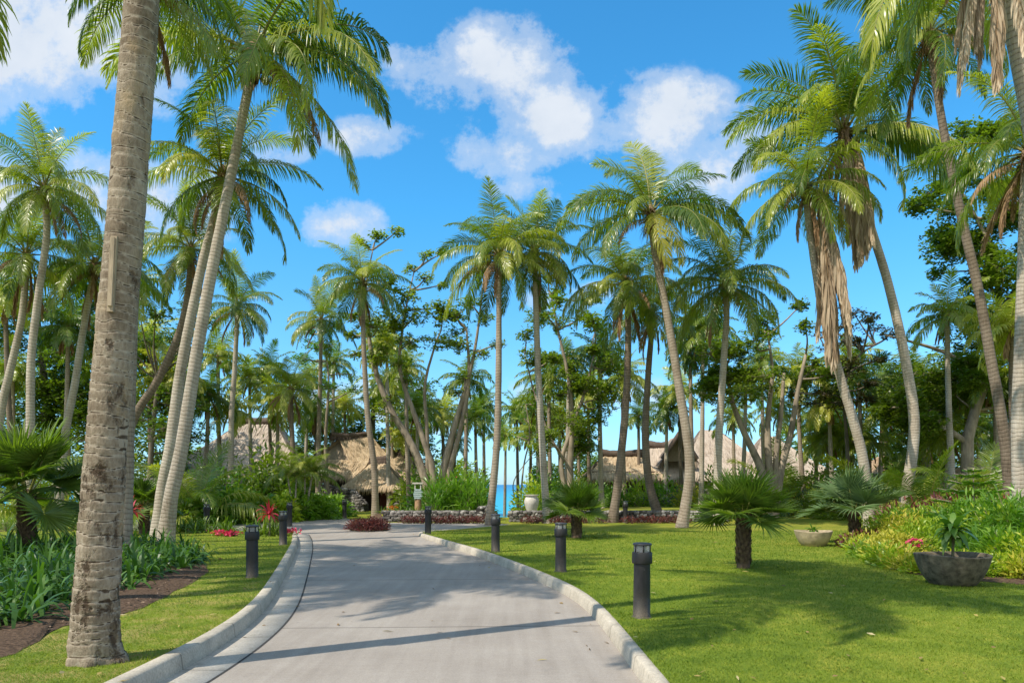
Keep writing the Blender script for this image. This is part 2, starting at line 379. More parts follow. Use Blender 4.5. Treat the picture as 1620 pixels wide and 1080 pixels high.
def lawn_mat():
    m,nt=newmat('lawn'); g=N(nt,'ShaderNodeNewGeometry'); P=g.outputs['Position']
    big=noise(nt,P,.35,4,.6); mid=noise(nt,P,2.5,4,.6); fine=noise(nt,mapping(nt,P,(60,25,60)),1,3,.7)
    c=ramp(nt,math_(nt,'MULTIPLY_ADD',mid,.5,math_(nt,'MULTIPLY',big,.5)),[(.36,(.11,.17,.018)),(.5,(.19,.24,.024)),(.62,(.31,.31,.045))])
    sep=N(nt,'ShaderNodeSeparateXYZ'); Lk(nt,P,sep.inputs[0])
    c=mixc(nt,1.0,c,ramp(nt,fine,[(.25,.55),(.75,1.45)]),'MULTIPLY')
    # far / left side lawn is drier, sunburnt
    dry=math_(nt,'MULTIPLY',ramp(nt,math_(nt,'MULTIPLY',sep.outputs[1],1/40.),[(.4,0.0),(.72,.45)]),ramp(nt,big,[(.4,.3),(.6,1.0)]))
    c=mixc(nt,dry,c,(.33,.27,.05))
    d2=ramp(nt,math_(nt,'MULTIPLY',math_(nt,'ADD',sep.outputs[0],12),1/12.),[(.62,1.0),(.85,0.0)])
    nx=math_(nt,'MULTIPLY',math_(nt,'MULTIPLY',ramp(nt,math_(nt,'MULTIPLY',sep.outputs[1],1/20.),[(.3,1.0),(.9,0.0)]),ramp(nt,math_(nt,'ADD',math_(nt,'MULTIPLY',sep.outputs[0],.1),1.0),[(.6,1.0),(.95,0.0)])),ramp(nt,mid,[(.42,0.0),(.6,.8)]))
    c=mixc(nt,nx,c,(.36,.27,.11))
    principled(nt,c,.95,fine,.6,.03,.1); return m
M['lawn']=lawn_mat()

def build_ground():
    ys=np.r_[np.arange(-25,0,1.),np.arange(0,24,.3),np.arange(24,34,.1),np.arange(34,76,.6),[80,100,200,500]]
    left=np.r_[-500,-150,-80,-60,np.arange(-50,-14,1.5)]
    rows=[]
    for y in ys:
        a=float(cl(min(y,40)))-.12; b=float(cr(min(y,40)))+.12
        if y>=33: a,b=a+(-8.55-a)*min((y-33)/4,1), b+(-8.5-b)*min((y-33)/4,1)
        tl=np.r_[0,np.linspace(.02,.9,14)**1.0,1.0]
        L=-60+(a+60)*(1-(1-np.linspace(0,1,60))**2.2)
        L=np.r_[-600,-200,-100,L]
        R=b+(60-b)*np.linspace(0,1,70)**2.0; R=np.r_[R,100,200,600]
        rows.append((L,R,y,a,b))
    mb=MB(); V=[]; nc=None
    for L,R,y,a,b in rows:
        zL=ground_z(L,y); zR=ground_z(R,y)
        inr = y<37
        mz=-.32 if inr else 0
        mx=np.array([a+.01,b-.01]) if inr else np.array([a+.01,b-.01])
        mzv=ground_z(mx,y)+mz
        X=np.r_[L,mx,R]; Z=np.r_[zL,mzv,zR]; nc=len(X)
        V.append(np.stack([X,np.full(nc,y),Z],-1))
    V=np.array(V); nr=len(ys)
    i=np.arange(nr-1)[:,None]*nc; j=np.arange(nc-1)[None,:]
    Q=np.stack([i+j,i+j+1,i+nc+j+1,i+nc+j],-1).reshape(-1,4)
    mb.add(V.reshape(-1,3),Q)
    tag(link('ground',mb.mesh('ground',[M['lawn']])),kind='structure')
build_ground()

def road_material():
    m,nt=newmat('brushed_concrete'); g=N(nt,'ShaderNodeNewGeometry'); P=g.outputs['Position']
    a=noise(nt,P,.6,5,.6); b=noise(nt,mapping(nt,P,(3,60,3)),1,4,.7); c_=noise(nt,mapping(nt,P,(6,.35,1)),1,4,.6); f=noise(nt,P,90,2)
    v=math_(nt,'MULTIPLY_ADD',a,.45,math_(nt,'MULTIPLY',b,.2)); v=math_(nt,'MULTIPLY_ADD',c_,.35,v)
    c=ramp(nt,v,[(.36,(.280,.240,.202)),(.5,(.342,.298,.254)),(.64,(.402,.356,.306))])
    c=mixc(nt,1.0,c,ramp(nt,f,[(.25,.82),(.75,1.15)]),'MULTIPLY')
    # cross joints every 4.5 m, following noise slightly
    sep=N(nt,'ShaderNodeSeparateXYZ'); Lk(nt,P,sep.inputs[0])
    yy=math_(nt,'MULTIPLY_ADD',sep.outputs[0],-.04,sep.outputs[1]); yy=math_(nt,'MULTIPLY_ADD',a,.03,yy)
    fr=math_(nt,'FRACT',math_(nt,'MULTIPLY',yy,1/4.6))
    j=ramp(nt,fr,[(0,.4),(.006,1.0),(.994,1.0),(1,.4)])
    c=mixc(nt,1.0,c,j,'MULTIPLY')
    st=noise(nt,P,4,6,.7); c=mixc(nt,ramp(nt,st,[(.64,0.0),(.72,.35)]),c,(.17,.155,.145))
    principled(nt,c,.85,math_(nt,'MULTIPLY_ADD',b,.5,f),.25,.006,.3); return m
M['road']=road_material()
def curb_material(name,base):
    m,nt=newmat(name); uv=N(nt,'ShaderNodeUVMap'); g=N(nt,'ShaderNodeNewGeometry'); P=g.outputs['Position']
    s=N(nt,'ShaderNodeSeparateXYZ'); Lk(nt,uv.outputs[0],s.inputs[0])
    a=noise(nt,P,2.2,5,.65); f=noise(nt,P,45,3,.6); w=noise(nt,P,7,4,.7)
    c=ramp(nt,a,[(.3,tuple(q*.75 for q in base)),(.7,tuple(q*1.15 for q in base))])
    c=mixc(nt,1.0,c,ramp(nt,f,[(.25,.75),(.75,1.2)]),'MULTIPLY')
    c=mixc(nt,ramp(nt,w,[(.56,0.0),(.72,.45)]),c,(.22,.185,.14))
    fr=math_(nt,'FRACT',math_(nt,'MULTIPLY',s.outputs[1],1/1.5)); j=ramp(nt,fr,[(0,.45),(.012,1.0),(.988,1.0),(1,.45)])
    c=mixc(nt,1.0,c,j,'MULTIPLY')
    principled(nt,c,.9,math_(nt,'MULTIPLY_ADD',w,.6,f),.25,.008,.2); return m
M['curb']=curb_material('kerb_concrete',(.50,.44,.35))
M['gutter']=curb_material('gutter_concrete',(.50,.45,.38))

def build_road():
    ys=np.r_[np.arange(-25,24,.25),np.arange(24,37.2,.1)]
    mb=MB(); V=[]; n=9
    for y in ys:
        a,b=float(cl(y))-.05,float(cr(y))+.05; t=np.linspace(0,1,n); x=a+(b-a)*t
        V.append(np.stack([x,np.full(n,y),np.full(n,float(road_z(y)))],-1))
    V=np.array(V); i=np.arange(len(ys)-1)[:,None]*n; j=np.arange(n-1)[None,:]
    mb.add(V.reshape(-1,3),np.stack([i+j,i+j+1,i+n+j+1,i+n+j],-1).reshape(-1,4))
    tag(link('road',mb.mesh('road',[M['road']])),kind='structure')
build_road()

def sweep(path2, prof, name, mat, zf):
    """path2 (n,2) plan line, prof list of (offset to the left of travel, z)"""
    p=np.array(path2); T=nrm(np.gradient(p,axis=0)); Nn=np.stack([-T[:,1],T[:,0]],-1)
    d=np.r_[0,np.cumsum(np.linalg.norm(np.diff(p,axis=0),axis=1))]
    V=[];UV=[];m=len(prof)
    for k in range(len(p)):
        for q,(o,z) in enumerate(prof):
            xy=p[k]+Nn[k]*o; zz=z(p[k][1]) if callable(z) else z
            V.append((xy[0],xy[1],zz)); UV.append((q/m,d[k]))
    i=np.arange(len(p)-1)[:,None]*m; j=np.arange(m-1)[None,:]
    Q=np.stack([i+j,i+j+1,i+m+j+1,i+m+j],-1).reshape(-1,4)
    mb=MB(); mb.add(V,Q,None,UV); 
    me=mb.mesh(name,[mat],smooth=True); return me
yl=np.arange(-20,24.9,.15)
PL=np.stack([cl(yl),yl],-1)
yr=np.r_[np.arange(-20,24,.15),np.arange(24,29.6,.1)]
PR=np.stack([cr(yr),yr],-1)
wob=lambda s:(lambda y:s)
zt=.035
def ztop(y): return float(np.interp(y,[0,22,25,26],[zt,zt,.02,.0]))
me=sweep(PL,[(-.01,lambda y:road_z(y)-.1),(0.0,lambda y:road_z(y)),(.02,lambda y:ztop(y)-.025),(.04,ztop),(.155,ztop),(.18,lambda y:ztop(y)-.02),(.19,-.25)],'kerb',M['curb'],None)
tag(link('kerb',me),kind='structure')
def ztopr(y): return float(np.interp(y,[0,14,22,25,27,30],[.0,.02,.03,.03,.015,-.0]))
me=sweep(PR,[(.01,lambda y:road_z(y)-.1),(0.0,lambda y:road_z(y)),(-.02,lambda y:ztopr(y)-.02),(-.04,ztopr),(-.125,ztopr),(-.15,lambda y:ztopr(y)-.02),(-.165,-.25)],'kerb',M['curb'],None)
tag(link('kerb',me),kind='structure')
me=sweep(PL,[(-.40,lambda y:road_z(y)-.02),(-.398,lambda y:road_z(y)+.006),(-.02,lambda y:road_z(y)+.012),(.0,lambda y:road_z(y)+.012)],'gutter',M['gutter'],None)
tag(link('gutter',me),kind='structure')
# dark joint beside the gutter
mj=simple('joint_tar',(.05,.045,.04),.9,20,.3)
me=sweep(PL,[(-.425,lambda y:road_z(y)+.004),(-.40,lambda y:road_z(y)+.004)],'gutter_joint',mj,None)
tag(link('gutter_joint',me),kind='structure')

# sea
def sea_mat():
    m,nt=newmat('sea_water'); g=N(nt,'ShaderNodeNewGeometry'); P=g.outputs['Position']
    sep=N(nt,'ShaderNodeSeparateXYZ'); Lk(nt,P,sep.inputs[0])
    nz=noise(nt,mapping(nt,P,(.02,.06,1)),1,4)
    d=math_(nt,'MULTIPLY_ADD',nz,120,sep.outputs[1]); d=math_(nt,'MULTIPLY',d,1/900.)
    c=ramp(nt,d,[(.08,(.015,.42,.50)),(.2,(.008,.36,.50)),(.45,(.004,.24,.42)),(1,(.004,.16,.36))])
    w=noise(nt,mapping(nt,P,(.5,1.6,1)),1,4,.6)
    p,o=principled(nt,c,.35,w,.15,.15,.3); return m
mb=MB(); mb.add([(-9000,58,-1.25),(9000,58,-1.25),(9000,12000,-1.25),(-9000,12000,-1.25)],[[0,1,2,3]])
tag(link('sea',mb.mesh('sea',[sea_mat()])),kind='structure')

# ------------------------------------------------------------------ palms
def frond_mb(e0,bend,seed,L=4.3,n=96,ll=1.06,lw=.040,hang=.9,dead=False,lift=.25,twist=0):
    r=np.random.default_rng(seed); mb=MB(); K=26
    t=np.linspace(0,1,K); e=np.radians(e0-bend*t**1.25); sway=np.radians(r.uniform(-14,14))*t**1.5
    dx=np.cos(e)*np.cos(sway); dy=np.cos(e)*np.sin(sway); dz=np.sin(e)
    D=np.stack([dx,dy,dz],-1); P=np.vstack([[0,0,0],np.cumsum(D[:-1]*(L/(K-1)),axis=0)])
    tube(mb,P,np.interp(t,[0,.1,.5,1],[.055,.036,.02,.005]),5,r.random(),1)
    for sgn in (-1,1):
        tt=np.sort(np.clip(np.linspace(.13,.995,n)+r.normal(0,.003,n),.1,.999))
        p=np.stack([np.interp(tt,t,P[:,k]) for k in range(3)],-1); T=nrm(np.stack([np.interp(tt,t,D[:,k]) for k in range(3)],-1))
        side=nrm(np.cross(T,[0,0,1.0])+np.array([1e-4,0,0])); 
        sd=np.array([-math.sin(0),1,0]); side=nrm(np.cross(T, np.cross([0,1,0.],T)) if False else np.array([0,1.,0])-(T@np.array([0,1.,0]))[:,None]*T)
        up=nrm(np.cross(T,side)); up=np.where(up[:,2:3]<0,-up,up) if not dead else up
        # a roll along the frond
        ro=np.radians(twist)*tt; s2=side*np.cos(ro)[:,None]+up*np.sin(ro)[:,None]; u2=up*np.cos(ro)[:,None]-side*np.sin(ro)[:,None]
        al=np.radians(np.interp(tt,[.1,.5,.9,1],[78,62,38,18])+r.normal(0,5,n))
        d=T*np.cos(al)[:,None]+sgn*s2*np.sin(al)[:,None]+u2*(lift+r.normal(0,.07,n))[:,None]
        if dead: d=T*.9+sgn*s2*.22+r.normal(0,.08,(n,3))
        prof=np.interp(tt,[.1,.25,.55,.85,1],[.6,.95,1,.62,.28])
        LL=ll*prof*r.uniform(.85,1.08,n)
        S=T+r.normal(0,.15,(n,3))
        cl_=.55*np.sin(tt*r.uniform(18,34)+r.random()*6)+.35*np.sin(tt*r.uniform(45,80)); LL=LL*np.where(r.random(n)<.05,r.uniform(.2,.6,n),1)
        hg=hang*np.interp(tt,[.1,.6,1],[1.15,1,.6])*r.uniform(.6,1.35,n)*(1+.28*cl_)
        if dead: hg=hg*.5
        rn=np.clip(.15+.55*r.random(n)+.3*(tt>.93),0,1)
        add_strips(mb,p,d,S,LL,lw*(1.25 if dead else 1),hg,4,rnd=rn)
    return mb
FR={}
def fmesh(key,mats,**k):
    FR[key]=frond_mb(**k).mesh('frond',mats); return FR[key]
CLS=[(82,38),(68,62),(52,85),(34,92),(16,88),(-4,76),(-26,56)]
for ci,(e0,b) in enumerate(CLS):
    for v in range(2):
        fmesh((ci,v),[M['frond'],M['rachis']],e0=e0,bend=b+v*14,seed=ci*7+v,hang=[.2,.4,.7,.95,1.05,.95,.75][ci]*(1,1.2)[v],lift=[.2,.3,.35,.3,.2,.1,.1][ci],twist=(25,-25)[v])
        FR[('y',ci,v)]=FR[(ci,v)].copy(); FR[('y',ci,v)].materials[0]=M['frond_yellow']; FR[('y',ci,v)].name='frond'
for v in range(3):
    fmesh(('d',v),[M['frond_dead'],M['rachis_dead']],e0=-52-8*v,bend=34,seed=70+v,L=3.6,n=80,ll=.95,hang=1.3,dead=True)
    fmesh(('s',v),[M['straw'],M['rachis_dead']],e0=-76-4*v,bend=8,seed=90+v,L=3.4,n=110,ll=.8,lw=.042,hang=2.2,dead=True)
    fmesh(('w',v),[M['frond_dead'],M['rachis_dead']],e0=-5-14*v,bend=78,seed=80+v,L=3.4,n=64,ll=.7,hang=1.5,lift=0)

def nut_mesh():
    mb=MB(); V,T=ICO2; V=V*np.array([.105,.105,.14]); V=V*(1+.04*np.sin(3*np.arctan2(V[:,1],V[:,0]))[:,None])
    mb.add(V,None,T); return mb.mesh('coconut',[M['nut']])
NUT=nut_mesh()
def heart_mesh(seed=3):
    """the fibrous swelling that carries the fronds, with old leaf bases"""
    r=np.random.default_rng(seed); mb=MB()
    tube(mb,[(0,0,-.75),(0,0,-.45),(0,0,-.1),(0,0,.25),(0,0,.7)],[.13,.2,.25,.2,.06],12)
    n=60; a=r.random(n)*2*PI; z=r.uniform(-.6,.35,n)
    P=np.stack([.17*np.cos(a),.17*np.sin(a),z],-1); D=np.stack([np.cos(a)*.7,np.sin(a)*.7,r.uniform(-.3,1.1,n)],-1); S=np.stack([-np.sin(a),np.cos(a),0*a],-1)
    add_strips(mb,P,D,S,r.uniform(.25,.6,n),.13,r.uniform(.2,1.4,n),3,prof=[1,.8,.5,.1])
    n=70; a=r.random(n)*2*PI; P=np.stack([.2*np.cos(a),.2*np.sin(a),r.uniform(-.4,.1,n)],-1); D=np.stack([np.cos(a)*.5,np.sin(a)*.5,-r.random(n)],-1)
    add_strips(mb,P,D,np.stack([-np.sin(a),np.cos(a),0*a],-1),r.uniform(.3,1.1,n),.035,1.2,3)
    return mb.mesh('crown_base',[M['fibre']])
HEART=[heart_mesh(3),heart_mesh(4)]

def crown_mesh(seed,nf=28,dead=3):
    """one joined crown for palms far off"""
    r=np.random.default_rng(seed); mb=MB()
    for i in range(nf):
        u=(i+.5)/nf; e=82-108*u+r.normal(0,6); ci=int(np.argmin([abs(c[0]-e) for c in CLS])); 
        f=frond_mb(e0=e,bend=CLS[ci][1]*r.uniform(.9,1.2),seed=seed*50+i,n=34,ll=1.25,lw=.10,hang=[.25,.45,.8,.95,1.05,.9,.7][ci],lift=.25,twist=r.uniform(-40,40))
        sc=r.uniform(.8,1.05); az=i*2.39996+r.normal(0,.2)
        mb.merge(f,Matrix.Rotation(az,4,'Z')@Matrix.Scale(sc,4))
        # a brightness for each frond
        mb.rnd[-1]=np.clip(mb.rnd[-1]*.5+r.random()*.6-.03,0,1)
    for i in range(dead):
        f=frond_mb(e0=-55,bend=30,seed=seed*50+40+i,L=2.6,n=30,ll=.8,lw=.08,hang=1.2,dead=True)
        for k in range(len(f.mq)): f.mq[k]=f.mq[k]*0+2
        if f.mt: f.mt=[x*0+2 for x in f.mt]
        mb.merge(f,Matrix.Rotation(r.random()*6.28,4,'Z'))
    b=MB(); tube(b,[(0,0,-.7),(0,0,-.3),(0,0,.1),(0,0,.5)],[.15,.22,.24,.08],8,mat=2); mb.merge(b)
    return mb.mesh('crown',[M['frond'],M['rachis'],M['frond_dead']])
CROWNS=[crown_mesh(s,26+s%3*3,2+s%3*2) for s in range(5)]

def palm(label, pts, rad=(.2,.14), nf=22, seed=0, fs=1.0, mat='trunk', dead=0, wilt=2, nuts=0, group='coconut palms around the drive',
         custom=None, yellow=(), simple_crown=None, crown=None, skirt=(), rings=None, sides=12, tilt=True, cs=None):
    """pts: (px,py,Y) from base to crown; last is the crown centre"""
    r=np.random.default_rng(1000+seed)
    rad=(rad[0]*.86,rad[1]*.88)
    W3=np.array([W(*p) for p in pts]); base=W3[0].copy(); base[2]=float(ground_z(base[0],base[1]))
    W3[0]=base; top=W3[-1]
    root=thing('coconut_palm',label,'palm tree',tuple(base),0,group)
    loc=W3-base; low=loc[0]-np.array([0,0,.25]) 
    H=np.linalg.norm(loc[-1]); n=max(16,int(H/.35)) if rings is None else rings
    P=smooth_path(np.vstack([low,loc]),n)
    d=np.r_[0,np.cumsum(np.linalg.norm(np.diff(P,axis=0),axis=1))]
    R=np.interp(d,[0,.3,.9,1.6,d[-1]*.85,d[-1]],[rad[0]*1.45,rad[0]*1.25,rad[0]*1.02,rad[0]*.92,rad[1],rad[1]])
    mb=MB(); 
    bump=1+r.normal(0,.02,(n,sides)); tube(mb,P,R,sides,.5,0,bump)
    link('trunk',mb.mesh('trunk',[M[mat]]),root)
    ct=loc[-1]
    if simple_crown is not None:
        link('crown',CROWNS[simple_crown%5],root,tuple(ct),(r.normal(0,.08),r.normal(0,.08),r.random()*6.28),fs*r.uniform(.9,1.08)); return root
    link('crown_base',HEART[seed%2],root,tuple(ct),(0,0,r.random()*6),fs*.95)
    specs=[]
    if custom is not None: specs=list(custom)
    else:
        for i in range(nf):
            u=(i+.5)/nf; e=82-110*u+r.normal(0,5); ci=int(np.argmin([abs(c[0]-e) for c in CLS]))
            specs.append((math.degrees(i*2.39996)+r.normal(0,9)+seed*37,ci,r.uniform(.82,1.06)))
    for i,(az,ci,sc) in enumerate(specs):
        key=('y',ci,i%2) if i in yellow else (ci,i%2)
        a=math.radians(az); off=.1*fs
        link('frond',FR[key],root,(ct[0]+off*math.cos(a),ct[1]+off*math.sin(a),ct[2]+.1+.03*(6-ci)),(r.normal(0,.12),r.normal(0,.06),a),sc*fs)
    for i in range(wilt):
        a=r.random()*2*PI; link('dead_frond',FR[('w',i%3)],root,(ct[0]+.1*math.cos(a),ct[1]+.1*math.sin(a),ct[2]-.1),(0,0,a),fs*r.uniform(.6,.85))
    for i in range(dead):
        a=r.random()*2*PI; link('dead_frond',FR[('d',i%3)],root,(ct[0]+.14*math.cos(a),ct[1]+.14*math.sin(a),ct[2]-.25),(0,r.normal(0,.1),a),fs*r.uniform(.55,.85))
    for (az,ddx,sc,n_) in skirt:
        for k in range(n_):
            a=math.radians(az+r.normal(0,22)); link('dead_frond',FR[('s',k%3)],root,(ct[0]+ddx+.14*math.cos(a),ct[1]+.14*math.sin(a)-.15,ct[2]-.15-.07*k),(0,r.normal(0,.05),a),sc*r.uniform(.8,1.05))
    for i in range(nuts):
        a=-PI/2+r.uniform(-1.9,1.9); rr=r.uniform(.28,.48)
        link('coconut',NUT,root,(ct[0]+rr*math.cos(a),ct[1]+rr*math.sin(a),ct[2]-r.uniform(.15,.75)),(r.normal(0,.5),r.normal(0,.5),0),r.uniform(.9,1.15)*fs)
    return root

# ---- the big trunk at the left, built ring by ring
def big_palm():
    Y=6.8; pts=[(152,1046),(152,960),(158,860),(163,780),(172,660),(182,540),(196,380),(210,200),(224,0),(232,-250),(238,-420),(246,-760)]
    W3=np.array([W(a,b,Y) for a,b in pts]); base=W3[0].copy(); base[2]=0; loc=W3-base; loc[0]=(0,0,-.15)
    root=thing('coconut_palm','massive ringed palm trunk in the left foreground with a wooden batten nailed to it','palm tree',tuple(base),0,'coconut palms around the drive')
    n=760; P=smooth_path(loc,n); d=np.r_[0,np.cumsum(np.linalg.norm(np.diff(P,axis=0),axis=1))]
    R=np.interp(d,[0,.1,.22,.5,1.3,2.6,4.4,6.5,8.5],[.262,.228,.210,.200,.182,.169,.159,.146,.13])
    sides=96; th=np.linspace(0,2*PI,sides,endpoint=False); r=np.random.default_rng(5)
    edges=[0.0]
    while edges[-1]<d[-1]+.2: edges.append(edges[-1]+r.uniform(.055,.125))
    edges=np.array(edges); bump=np.zeros((n,sides)); att=np.ones((n,sides))
    def per(seed,k,amp):
        q=np.random.default_rng(seed); s=np.zeros(sides)
        for m in range(1,k): s+=q.normal()/m*np.cos(m*th+q.random()*6.28)
        return amp*s
    ph=[per(i,9,.014) for i in range(len(edges))]
    E=np.array([edges[i]+ph[i]*1.2 for i in range(len(edges))])   # ring line height at each angle
    for j in range(sides):
        idx=np.clip(np.searchsorted(E[:,j],d)-1,0,len(edges)-2)
        f=(d-E[idx,j])/np.maximum(E[idx+1,j]-E[idx,j],.01); f=np.clip(f,0,1)
        saw=np.where(f<.12,-.9+f/.12*1.2,.3+.5*(f-.12)-.9*np.clip(f-.86,0,1)*5)
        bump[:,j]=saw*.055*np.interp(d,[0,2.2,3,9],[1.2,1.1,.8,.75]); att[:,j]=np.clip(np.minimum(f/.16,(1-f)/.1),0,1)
    # blotchy lumps, rot holes near the foot
    g=np.random.default_rng(8); lum=np.zeros((n,sides))
    for _ in range(90):
        c=g.random()*2*PI; z=g.random()**1.4*7; w=g.uniform(.12,.5); h=g.uniform(.04,.22); a=g.normal()*.035*np.interp(z,[0,2.5,8],[1.6,1,.45])
        da=np.angle(np.exp(1j*(th-c))); lum+=a*np.exp(-(da/w)**2)[None,:]*np.exp(-((d-z)/h)**2)[:,None]
    bump+=lum+g.normal(0,.004,(n,sides))
    flare=np.zeros((n,sides))
    for c,a,w in ((-.1,.42,.35),(.5,.2,.3),(-1.3,.10,.3),(2.9,.16,.3),(-2.3,.12,.3)):
        da=np.angle(np.exp(1j*(th-c))); flare+=a*np.exp(-(da/w)**2)[None,:]*np.exp(-(np.clip(d-.15,0,9)/.10)**2)[:,None]
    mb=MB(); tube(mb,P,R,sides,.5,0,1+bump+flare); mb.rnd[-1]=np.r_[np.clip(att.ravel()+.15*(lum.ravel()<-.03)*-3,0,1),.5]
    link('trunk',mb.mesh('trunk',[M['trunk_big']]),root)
    # batten: two lengths of pale board nailed one over the other
    m2=MB(); top=W(179,376,Y-.185)-base; bot=W(174,484,Y-.195)-base
    top2=W(180,374,Y-.172)-base; bot2=W(174,493,Y-.178)-base
    def board(a,b,w,t):
        ax=nrm(b-a); s=np.array([1,0,0.]); s=nrm(s-(s@ax)*ax); o=np.cross(ax,s)
        V=[a+s*x*w/2+o*y*t/2 for y in(-1,1) for x in(-1,1)]+[b+s*x*w/2+o*y*t/2 for y in(-1,1) for x in(-1,1)]
        m2.add(V,[[0,1,3,2],[4,6,7,5],[0,4,5,1],[2,3,7,6],[0,2,6,4],[1,5,7,3]])
    board(top,bot,.042,.03); board(top2+np.array([.008,0,0]),bot2+np.array([.004,0,0]),.055,.03)
    tag(link('batten',m2.mesh('batten',[M['wood_batten']],False),root),'pale weathered timber batten nailed upright to the trunk')
    ct=loc[-1]
    link('crown_base',HEART[0],root,tuple(ct),(0,0,1),1)
    rr=np.random.default_rng(11)
    for i in range(27):
        u=(i+.5)/27; e=82-105*u; ci=int(np.argmin([abs(c[0]-e) for c in CLS])); ci=min(ci,5)
        a=i*2.39996+.4
        if math.cos(a)<.1 and ci>=2 and math.sin(a)>-.8: continue
        link('frond',FR[(ci,i%2)],root,(ct[0],ct[1],ct[2]+.15),(rr.normal(0,.1),0,a),rr.uniform(.95,1.12))
big_palm()

G0='coconut palms around the drive'
# custom frond lists: (azimuth deg: 0 right, 180 left, 90 away, 270 to camera; droop class 0 upright..6 hanging; scale)
tallL=[(175,3,1.12),(195,4,1.05),(165,2,1.0),(210,5,.95),(150,5,.9),(350,3,1.12),(335,4,1.1),(10,4,1.08),(25,3,1.0),(320,5,1.1),(345,5,1.12),(300,5,1.0),(5,6,1.1),
       (60,1,1.0),(120,1,1.0),(240,2,.95),(90,0,.9),(0,1,1.05),(200,1,.95),(30,2,1.0),(330,2,1.08),(135,3,1.0),(75,4,.9),(315,6,1.05)]
palm('tall leaning palm with long drooping crown over the drive, front of the leaning pair',[(262,860,20.6),(270,790,20.6),(287,710,20.6),(310,567,20.6),(331,450,20.6),(352,345,20.6),(378,215,20.6),(402,92,20.6)],(.24,.145),seed=1,fs=0.98,mat='trunk_pale',custom=tallL,wilt=2,nuts=7,sides=20)
palm('shorter twin of the tall leaning pair, pale trunk with brown tatters under its crown',[(250,850,23),(258,770,23),(270,705,23),(287,580,23),(320,417,23),(338,350,23),(352,285,23)],(.24,.145),seed=2,fs=0.74,nf=24,mat='trunk_pale',dead=3,wilt=3,nuts=4,yellow=(3,16),sides=20)
palm('slender palm rising directly behind the massive left foreground trunk',[(196,880,16.6),(200,760,16.6),(205,600,16.6),(212,420,16.6),(222,200,16.6),(232,-20,16.6)],(.19,.12),seed=3,fs=0.6,nf=22,mat='trunk',wilt=2,dead=2)
palm('far left palm with upright trunk and crown in front of the cloud',[(46,850,24),(48,660,24),(50,560,24),(62,460,24),(74,370,24),(70,305,24)],(.18,.12),seed=4,fs=0.62,nf=24,dead=1,mat='trunk_pale',nuts=3)
palm('outermost left palm with trunk slanting off the picture edge',[(-20,840,27),(0,660,27),(15,590,27),(35,500,27),(42,410,27)],(.2,.13),seed=5,fs=0.66,nf=22,dead=3,mat='trunk_pale',nuts=4)
palm('left palm with tawny skirt leaning right, just left of the massive trunk',[(90,835,28),(103,690,28),(118,610,28),(132,520,28),(150,425,28)],(.2,.13),seed=6,fs=0.68,nf=24,dead=4,mat='trunk_pale')
palm('curved palm bowing right between the massive trunk and the leaning pair',[(172,820,25),(205,680,25),(250,600,25),(282,530,25),(298,460,25),(302,400,25)],(.2,.12),seed=7,fs=0.58,nf=22,dead=3,wilt=3,mat='trunk_dark')
palm('middle distance palm with thatchy throat, over the large left roof',[(366,800,38),(366,665,38),(371,590,38),(376,490,38)],(.2,.13),seed=8,nf=22,dead=4,mat='trunk_pale',fs=0.62)
palm('palm with a straight thin trunk between the two left thatched roofs',[(503,800,42),(504,700,42),(507,590,42),(508,510,42)],(.2,.12),seed=9,nf=22,dead=1,mat='trunk',fs=0.6)
palm('palm with hanging brown beard in front of the large left roof',[(470,800,40),(462,690,40),(460,620,40)],(.2,.14),seed=10,nf=20,dead=7,fs=0.58,mat='trunk_dark')
palm('palm standing in the burgundy shrub island before the entrance hut',[(594,818,36.5),(592,740,36.5),(582,660,36.5),(576,560,36.5),(573,452,36.5)],(.21,.13),seed=12,nf=26,dead=3,wilt=2,mat='trunk',fs=0.66)
palm('tall slim palm at the seaward end of the drive, left of the blue gap',[(774,830,29.6),(786,700,29.6),(789,560,29.6),(789,410,29.6)],(.19,.125),seed=13,nf=27,dead=1,wilt=2,mat='trunk',fs=0.76,yellow=(15,),nuts=3,sides=16)
palm('pale straight palm beside the white urn with tattered skirt',[(866,828,31),(860,740,31),(852,600,31),(848,490,31),(846,405,31)],(.19,.14),seed=14,nf=26,dead=5,wilt=2,mat='trunk_pale',fs=0.7,sides=16)
palm('dark trunked palm right of the small fan palm, leaning slightly right',[(969,826,31.5),(978,760,31.5),(990,640,31.5),(994,520,31.5),(990,455,31.5)],(.23,.15),seed=15,nf=26,dead=3,mat='trunk_dark',fs=0.76,nuts=5,sides=16)
midR=[(180,3,1.1),(200,3,1.0),(165,4,1.0),(0,3,1.1),(345,4,1.12),(20,3,1.0),(325,5,1.0),(210,5,.9),(140,1,1.0),(110,0,1.05),(70,0,.95),(40,1,1.05),(150,2,1.05),(30,2,1.0),(240,4,.85),(262,5,1.0),(300,5,1.05),(285,6,.95),(350,5,1.05),(90,1,.9),(60,2,.9),(225,2,.9),(315,2,.85),(130,3,.9)]
palm('tallest crowned palm right of centre with one bright yellow hanging frond',[(1079,834,28),(1091,735,28),(1074,610,28),(1052,480,28),(1036,400,28),(1030,345,28)],(.24,.15),seed=16,custom=midR,yellow=(17,15),dead=1,wilt=1,mat='trunk',fs=0.86,sides=20)
palm('dark curved palm on the low mound, with dry throat, behind the yellow fronded palm',[(1040,822,34),(1027,763,34),(1021,690,34),(1025,600,34),(1033,500,34)],(.24,.15),seed=17,nf=22,dead=5,mat='trunk_dark',fs=0.66)
